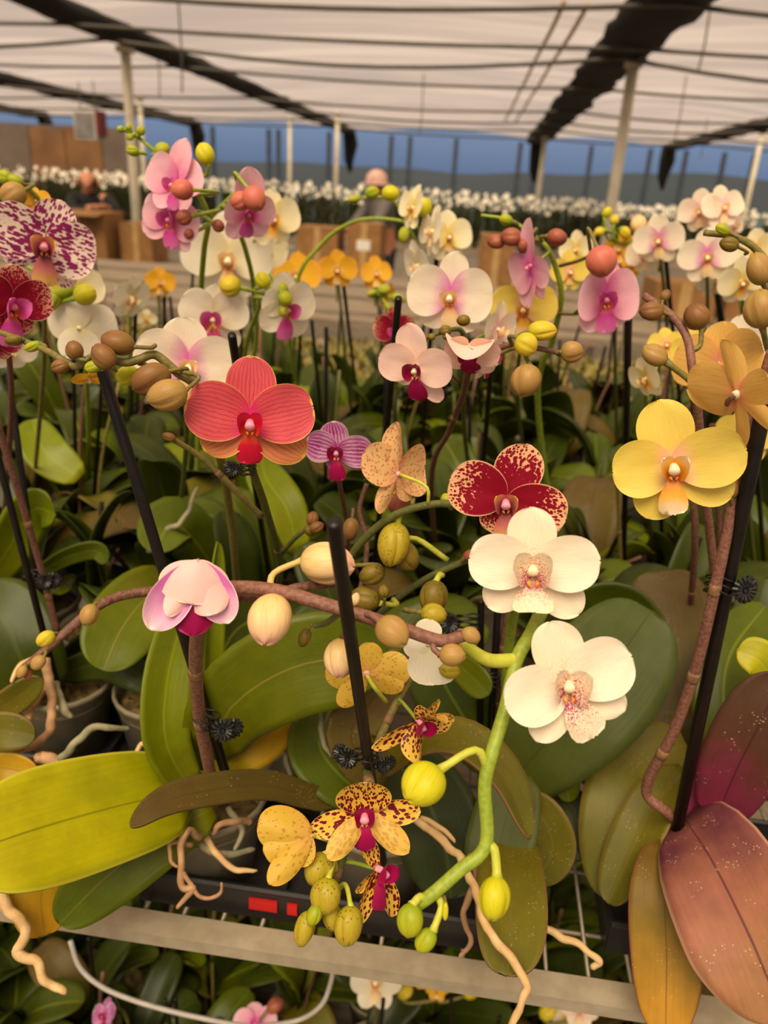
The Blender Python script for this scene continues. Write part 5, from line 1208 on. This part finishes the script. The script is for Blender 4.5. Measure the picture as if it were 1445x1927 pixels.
def bgplant(lab, px, Y, fl, seed, stk=True, mat='st_dgreen'):
    b = base_at(px, Y); p = plant(lab, b, 6, seed)
    x, y, D, s, kd, yw, pt = fl[0]
    spike(p, b, [(px*.6+x*.4, y+200, D+.14), (px*.3+x*.7, y+90, D+.05), (x, y+10, D+.02)], mat=mat)
    for (x2, y2, D2, s2, k2, yw2, pt2) in fl: flower(p, x2, y2, D2, s2, k2, yaw=yw2, pitch=pt2, lip=1.0, ped=(x, y+60, D+.04))
    if stk: stake(p, (x+10, y+8, D+.03), b+Vector((.01, .01, .09)), .0028)
    return p
bgplant('orange-yellow orchid half hidden behind the arching green stem', 545, 1.45, [(560, 520, 1.1, 92, 'orange', -20, 0)], 30)
bgplant('small golden orchid bloom standing alone before the grey boards', 665, 1.5, [(634, 508, 1.12, 74, 'orange', 4, -8)], 31)
gp = bgplant('golden orchid with greenish buds beside the arching white one', 735, 1.5, [(706, 516, 1.15, 66, 'orange', 24, 10), (728, 556, 1.16, 50, 'orange', 60, -20)], 32)
bgplant('white orchid with pink hearts beside the golden orchid cluster', 1270, 1.15, [(1240, 452, .93, 96, 'wpink', -8, -6), (1215, 480, .96, 74, 'wblush', -30, 0)], 33)
bgplant('white orchid with pink-centred broad petals behind the olive bud stem', 1335, 1.1, [(1330, 482, .88, 104, 'wpink', 8, -8), (1350, 525, .92, 80, 'white', 10, -30)], 34)
bgplant('blush white orchid standing above the other white ones', 1375, 1.2, [(1318, 398, .95, 80, 'wblush', -20, 0), (1358, 392, .94, 84, 'wblush', 34, 10), (1380, 425, .97, 60, 'wblush', 60, -10)], 35)
bgplant('cream orchid hanging its petals behind the tan buds', 1420, 1.15, [(1395, 530, .86, 96, 'cream', 20, -20), (1425, 470, .9, 80, 'cream', -20, 0)], 36)
bgplant('plain white orchid behind the golden flowers', 1400, .95, [(1398, 650, .66, 116, 'white', -10, -10)], 37)
bgplant('pale cream orchid drooping behind the black stake', 1215, .98, [(1216, 712, .68, 84, 'cream', -50, -20), (1252, 650, .74, 70, 'yellow', 20, 10)], 38)
bgplant('large cream orchid with three broad pale blooms behind the pink one', 470, 1.38, [(430, 486, .98, 170, 'white', -6, -6), (512, 412, .93, 112, 'cream', 20, 0), (480, 470, 1.02, 130, 'cream', 30, -10)], 39)
bgplant('white orchid seen side-on among thin black stakes', 240, 1.35, [(246, 560, .98, 90, 'white', 40, -20)], 40)
bgplant('orange orchid far back beside the black stakes', 300, 1.55, [(300, 532, 1.2, 60, 'orange', 20, 0), (275, 600, 1.2, 40, 'cream', 0, -20)], 41)
gq = bgplant('golden orchid cluster with small round buds before the thick pole', 1150, 1.4, [(1168, 470, 1.0, 70, 'orange', -30, 10), (1188, 498, 1.02, 60, 'orange', 40, -10)], 42)
bgplant('dark rose orchid half hidden behind the black stake', 742, 1.15, [(745, 622, .72, 90, 'redmauve', -30, -10)], 43, stk=False)
bgplant('yellow orchid half hidden behind the golden flowers', 1300, 1.0, [(1305, 662, .70, 90, 'yellow', -14, 0), (1400, 820, .62, 120, 'yellow', 10, -10)], 44)
for x, y, a, L, mt in ((1142, 400, 60, 22, 'b_lime'), (1156, 414, 80, 20, 'b_yellow'), (1176, 438, 300, 24, 'b_yellow'), (1128, 436, 200, 20, 'b_yellow'), (1112, 446, 220, 18, 'b_tan'), (1202, 422, 90, 34, 'b_peach')):
    bud(gq, x, y, .98, a, L, L*.85, mt, (1160, 455, 1.0), pr=2.5, pedmat='st_green')
for x, y, a, L in ((722, 545, 10, 26), (700, 552, 200, 20), (748, 562, 340, 28), (730, 578, 300, 20)):
    bud(gp, x, y, 1.12, a, L, L*.7, 'b_green', (712, 560, 1.16), pr=2.5, pedmat='st_green')
# ================================================================== leafy orchids that fill the bench, the shelf below and the far rows
def copy_tree(o, parent=None):
    c = o.copy(); COL.objects.link(c)
    if parent: c.parent = parent
    for ch in list(o.children): copy_tree(ch, c)
    return c
LOW = []
LG = 'flowering orchids on the low shelf'
def lowplant(lab, px, py, D, size, kind, yaw=0, pitch=0, more=()):
    q = P(px, py, D); b = Vector((q.x, q.y+.06, .16)); LOW.append(b); o = thing('potted_orchid', b, lab, 'orchid', LG); pot(o, b); rosette(o, b, int(px), 5)
    stem(o, [Vector((q.x, q.y+.05, q.z*.6+.1)), Vector((q.x, q.y+.02, q.z-.01))], .0024, .0018, 'st_olive', tobase=top(b))
    flower(o, px, py, D, size, kind, yaw=yaw, pitch=pitch)
    for (x2, y2, s2, kd) in more:
        flower(o, x2, y2, D+.02, s2, kd, yaw=20, pitch=-10) if kd in KIND else bud(o, x2, y2, D, 30, s2, s2*.8, kd, (px, py+20, D))
    return o
lowplant('white orchid on the low shelf below the rail', 706, 1850, 1.02, 98, 'white', 0, 14, ((628, 1812, 34, 'white'),))
lowplant('pink orchid on the low shelf with rust bud', 480, 1930, 1.0, 86, 'pink', 0, 20, ((518, 1892, 34, 'b_rust'),))
lowplant('magenta orchid on the low shelf among dark leaves', 198, 1912, 1.0, 60, 'purple', -50, 10)
lowplant('small yellow orchid cluster on the low shelf', 822, 1862, 1.1, 44, 'orange', -10, 14, ((795, 1845, 36, 'orange'), (850, 1850, 40, 'orange'), (762, 1866, 32, 'b_yellow'), (886, 1868, 30, 'b_yellow')))
lowplant('cream and pink orchid on the low shelf below the mesh', 1090, 1900, 1.02, 70, 'wblush', 10, 12, ((1062, 1920, 50, 'cream'), (1150, 1890, 40, 'pink'), (1030, 1905, 34, 'b_yellow')))
# white cable hoops below the rail
for pts in ([(132, 1770, .80), (150, 1820, .80), (190, 1856, .80), (250, 1882, .80), (330, 1905, .80), (430, 1926, .80), (520, 1940, .8)], [(628, 1812, .84), (622, 1850, .84), (604, 1892, .84), (560, 1920, .84), (480, 1932, .84)]):
    q = spline([P(*p) for p in pts], 40); v, f = tube_geo(q, .0026, 8)
    tag(obj('curved_cable', mk_mesh('curved_cable', v, f, M['cable'])), 'thin whitish cable curving through the leaves under the rail', 'cable', 'curved cables under the rail')
# black tray with red tags under the front pots
def tray(x0, x1, y0, y1, lab, tags=(), div=()):
    z0 = BZ-.003; o = thing('plant_tray', ((x0+x1)/2, (y0+y1)/2, z0), lab, 'tray')
    xm, ym = (x0+x1)/2, (y0+y1)/2; h = .030
    mb = MB(); mb.box((xm, ym, z0+.002), (x1-x0, y1-y0, .003)); mb.build('tray_floor', M['tray'], o)
    for (c, d) in (((xm, y0, z0+h/2), (x1-x0, .003, h)), ((xm, y1, z0+h/2), (x1-x0, .003, h)), ((x0, ym, z0+h/2), (.003, y1-y0, h)), ((x1, ym, z0+h/2), (.003, y1-y0, h))):
        mb = MB(); mb.box(c, d); mb.build('tray_side', M['tray'], o)
    mb = MB()
    mb.tube([Vector(q) for q in ((x0, y0, z0+h), (x1, y0, z0+h), (x1, y1, z0+h), (x0, y1, z0+h), (x0, y0, z0+h))], .003, 6); mb.build('tray_rim', M['tray'], o)
    for xd in div:
        mb = MB(); mb.box((xd, ym, z0+.009), (.003, y1-y0, .014)); mb.build('divider', M['tray'], o)
    for (tx, tw) in tags:
        mb = MB(); mb.box((tx, y0-.0025, z0+h*.55), (tw, .002, .011)); mb.build('red_tag', M['red'], o)
tl, tr_ = on_z(310, 1690, .91).x, on_z(905, 1790, .91).x
t1, t2 = on_z(488, 1714, .92).x, on_z(545, 1718, .92).x
tray(min(tl, -.228), tr_, .435, .535, 'black plastic tray with red tags on its edge under the front pots', ((t1, .023), (t2, .008)), (-.112, .022))
tray(.15, .42, .452, .585, 'black plastic tray holding the yellow orchid pot', (), (.275, .35))
tray(-.505, -.224, .545, .652, 'black plastic tray behind the big yellow-green leaf', (), (-.3245, -.44))
# left pot with roots
b = base_at(135, .60); o = plant('leafy orchid with thick tan roots climbing out of its grey pot', b, 0, 70)
bL = base_at(60, .74); oL = plant('leafy orchid with two crossing black stakes and a curled bright leaf', bL, 5, 74)
bR = base_at(360, .95); oR = plant('leafy orchid with one pale root tip standing up', bR, 5, 72)
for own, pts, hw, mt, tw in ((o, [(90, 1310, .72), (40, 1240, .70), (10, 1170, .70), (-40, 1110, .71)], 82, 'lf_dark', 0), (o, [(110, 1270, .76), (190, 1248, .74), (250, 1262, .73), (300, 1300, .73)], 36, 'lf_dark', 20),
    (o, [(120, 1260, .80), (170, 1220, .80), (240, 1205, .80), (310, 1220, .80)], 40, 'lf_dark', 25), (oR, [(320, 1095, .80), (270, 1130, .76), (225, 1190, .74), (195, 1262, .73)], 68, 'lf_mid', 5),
    (o, [(-30, 1345, .64), (20, 1320, .63), (76, 1276, .63)], 30, 'lf_olive', 20), (o, [(-60, 1385, .60), (0, 1375, .60), (66, 1384, .60)], 36, 'lf_olive', 10), (o, [(-40, 1450, .60), (10, 1445, .60), (72, 1462, .60)], 30, 'lf_yellow', 10),
    (oL, [(-40, 1110, .78), (10, 1040, .76), (60, 960, .76), (104, 966, .75)], 48, 'lf_bright', 30), (oL, [(60, 1090, .80), (120, 1050, .78), (180, 1035, .78), (200, 1060, .78)], 20, 'lf_green', 30),
    (oR, [(410, 1080, .88), (360, 1010, .86), (320, 990, .86), (290, 1040, .85)], 56, 'lf_green', 20), (E_, [(560, 1040, .82), (540, 960, .82), (500, 900, .84), (490, 850, .86)], 40, 'lf_bright', 20), (Op, [(150, 900, 1.0), (85, 850, 1.0), (60, 790, 1.02)], 40, 'lf_bright', 10)):
    leaf(own, pts, hw, mt, tw)
for pts, w, mt in (([(85, 1240, .66), (97, 1320, .65), (96, 1372, .64), (62, 1400, .62), (8, 1416, .61)], 18, 'root_tan'), ([(95, 1285, .66), (62, 1318, .65), (50, 1360, .64)], 20, 'root_tan'), ([(105, 1285, .67), (118, 1330, .66), (135, 1352, .66)], 17, 'root_grey'),
                   ([(112, 1428, .60), (150, 1392, .60), (180, 1370, .605), (245, 1372, .62)], 16, 'root_grey'), ([(66, 1238, .64), (40, 1248, .63), (22, 1285, .62)], 12, 'root'), ([(75, 1422, .6), (92, 1432, .6), (112, 1440, .6)], 24, 'root_tan')):
    root(o, pts, w, mt)
root(oR, [(280, 1040, .80), (310, 1000, .80), (345, 978, .80), (372, 916, .80)], 12, 'root_grey')
b0 = base_at(625, .62); o = plant('leafy orchid with a grey root hanging down before the broad leaf', b0, 4, 73, skip=front); root(o, [(616, 1138, .62), (618, 1200, .59), (612, 1290, .57), (604, 1370, .57), (622, 1425, .57)], 13, 'root_grey')
# stakes with clips at the left
o = oL
stake(o, (-30, 760, .60), (110, 1300, .72), .003); stake(o, (15, 700, .70), (90, 1250, .78), .003); stem(o, [(-10, 780, .62), (45, 960, .66), (80, 1080, .69), (108, 1190, .71)], .003, .003, 'st_brown', nodes=(.4, .8)); clip(o, 62, 1082, .69, 16, 70, 1)
rr = random.Random(77); slots = []
Y = .66
row = 0
while Y < 1.66:
    X = -1.25 + (row % 2)*.06
    while X < 1.2:
        p = Vector((X+rr.uniform(-.008, .008), Y+rr.uniform(-.008, .008), BZ)); x, y, D = proj(p+Vector((0, 0, .1)))
        if -130 < x < 1575 and all((p-h).length > .082 for h in HERO): slots.append(p)
        X += .118
    Y += .118; row += 1
# leafy orchids filling the bench and the shelf: each pot takes a free place of its own
def free(p, taken, dmin=.0995):
    for k in range(400):
        q = p + Vector((math.cos(k*2.4), math.sin(k*2.4), 0))*(.0085*math.sqrt(k))*(1 if k < 200 else 1.6)
        if all(abs(q.x-h.x) > dmin or abs(q.y-h.y) > dmin or (q-h).length > dmin for h in taken): return q
    return None
FILL = []
def filler(p, i, lab, grp):
    rr = random.Random(900+i); o = thing('potted_orchid', p, lab, 'orchid', grp); pot(o, p, i % 3 == 0); FILL.append((o, p, i))
for j, p in enumerate(slots):
    q = free(p, HERO)
    if q is None: continue
    HERO.append(q.copy()); filler(q, j, 'leafy potted orchid without open flowers packed among the others on the mesh bench', 'leafy orchids on the mesh bench')
rr = random.Random(9); n = 0
for j in range(7):
    for i in range(15):
        p = Vector((-.95+i*.13+rr.uniform(-.01, .01), .24+j*.14+rr.uniform(-.01, .01), .16))
        x, y, D = proj(p+Vector((0, 0, .12)))
        if -150 < x < 1600 and y < 2250 and y > 1560:
            q = free(p, LOW)
            if q is None: continue
            LOW.append(q.copy()); filler(q, 200+n, 'shaded leafy orchid on the low shelf under the mesh bench', 'leafy orchids on the low shelf'); n += 1
keep_all()
CROWN = lathe_geo([(.013, .075), (.015, .10), (.011, .15)], 7)
for o in list(COL.objects):                            # room for the heart of every plant
    if o.parent is None and o.name.split('.')[0] == 'potted_orchid':
        keep([v+WM[o.name].translation for v in CROWN[0]], CROWN[1], o, 'crown')
for pl, a, k in LEAFQ: place_leaf(pl, *a, **k)
for o, p, i in FILL:                                   # stakes and bare stems of the leafy ones, steered clear of the blooms
    rr = random.Random(1300+i)
    for s_ in range((1, 1, 2, 0, 1, 2, 1)[i % 7]):
        best = None
        for k in range(24):
            a = p + Vector((rr.uniform(-.02, .02), rr.uniform(-.02, .02), .05)); tp = a + Vector((rr.uniform(-.06, .06), rr.uniform(-.06, .05), rr.uniform(.22, .34)*(1 if k < 14 else .6)*(1 if p.y > .9 or p.z < .5 else .5)))
            T = (tp-a).normalized(); g1 = tube_geo([tp, tp-T*.0007, a], [.0023, .0026, .0026], 10)
            g2 = tube_geo(spline([a+Vector((.008, -.006, 0)), a.lerp(tp, .5)+Vector((.012, -.01, 0)), tp+Vector((.02, -.01, -.05))], 9), .0022, 7)
            h = hits(*g1, o, 1e9, ())+hits(*g2, o, 1e9, ())
            if best is None or h < best[0]: best = (h, g1, g2)
            if h == 0: break
        obj('stake', mk_mesh('stake', *best[1], M['stake']), o); keep(*best[1], o, 'stake')
        obj('flower_stem', mk_mesh('flower_stem', *best[2], M[('st_olive', 'st_brown', 'st_dgreen', 'st_mauve')[rr.randrange(4)]]), o); keep(*best[2], o, 'flower_stem')
for a, k in ROSQ: place_rosette(*a, **k)
for o, p, i in FILL: place_rosette(o, p, 60+i, 6+i % 2, (1.0 if p.z > .5 else 1.05))
# far rows of white orchids
def far_proto(seed):
    rr = random.Random(seed); mb = MB()
    for i in range(9):
        a = rr.uniform(0, 6.28); L = rr.uniform(.08, .115); w = rr.uniform(.02, .035); d = Vector((math.cos(a), math.sin(a), 0)); s = Vector((-d.y, d.x, 0)); z = rr.uniform(.02, .12)
        mb.add([Vector((0, 0, z)), d*L*.5+s*w+Vector((0, 0, z+.07)), d*L+Vector((0, 0, z+.04)), d*L*.5-s*w+Vector((0, 0, z+.07))], [(0, 1, 2, 3)])
    for i in range(20):
        a = Vector((rr.uniform(-.05, .05), rr.uniform(-.05, .05), .06)); t_ = a+Vector((rr.uniform(-.035, .035), rr.uniform(-.035, .035), rr.uniform(.30, .5)))
        mb.tube([a, t_], .004, 4); d = Vector((rr.uniform(-1, 1), rr.uniform(-1, 1), .4)).normalized(); q = a.lerp(t_, rr.uniform(.3, .9)); s = d.cross(Vector((0, 0, 1))).normalized()
        mb.add([q, q+d*.035+s*.02, q+d*.07, q+d*.035-s*.02], [(0, 1, 2, 3)])
    o = bpy.data.objects.new('far_orchid', mk_mesh('far_orchid', mb.v, mb.f, M['lf_far'], smooth=False)); link(o)
    fb = MB()
    for i in range(3):
        c = Vector((rr.uniform(-.085, .085), rr.uniform(-.085, .085), rr.uniform(.46, .60))); nrm = Vector((rr.uniform(-.5, .5), -1, rr.uniform(-.3, .5))).normalized(); e1 = nrm.cross(Vector((0, 0, 1))).normalized(); e2 = e1.cross(nrm); r = rr.uniform(.024, .036)
        vs = [c-nrm*.004]
        for k in range(20):
            an = 2*math.pi*k/20; vs.append(c+(e1*math.cos(an)+e2*math.sin(an))*r*(.62+.38*abs(math.cos(2.5*an+.3)))+nrm*.006)
        fb.add(vs, [(0, 1+k, 1+(k+1) % 20) for k in range(20)])
    fb.build('blossoms', M['bg_far'], o)
    return o
M['lf_far'] = plain('far_foliage', (52, 56, 12), (32, 38, 8), .7, 30)
M['bg_far'] = plain('far_white_petals', (236, 226, 206), (242, 232, 212), .6, 30)
FP = [far_proto(300+i) for i in range(5)]
rr = random.Random(13); n = 0; used = set(); far = []
for j, Yr in enumerate((9.5, 9.95, 10.4, 10.85, 11.3, 11.75, 12.2)):
    k = 0
    for i in range(50):
        X = -6.6+i*.27+(j % 2)*.13+rr.uniform(-.012, .012); p = Vector((X, Yr+rr.uniform(-.03, .03), .78)); x, y, D = proj(p)
        if -30 < x < 1480 and not (Yr < 10 and 560 < x < 640): far.append(p)
rr.shuffle(far)
far = far[:290]
for i, p in enumerate(far):
    k = i % 5; o = FP[k] if k not in used else copy_tree(FP[k]); used.add(k)
    o.matrix_basis = Matrix.Translation(p) @ Matrix.Rotation(rr.uniform(-.6, .6), 4, 'Z') @ Matrix.Scale(rr.uniform(.92, 1.08), 4)
    tag(o, 'distant white-flowered orchid in the far rows before the rear wall', 'orchid', 'white orchids in the far rows')
fbn = thing('far_bench', (0, 10.75, 0), 'long far bench carrying the rows of white orchids', 'bench')
mb = MB(); mb.box((-.5, 10.9, .76), (15, 3.1, .04)); mb.build('bench_top', M['board'], fbn)
for X in (-8, -4, 0, 4, 7):
    for Y in (9.25, 12.25):
        mb = MB(); mb.box((X, Y, .37), (.08, .08, .74)); mb.build('leg', M['steel'], fbn)
bpy.context.view_layer.update()
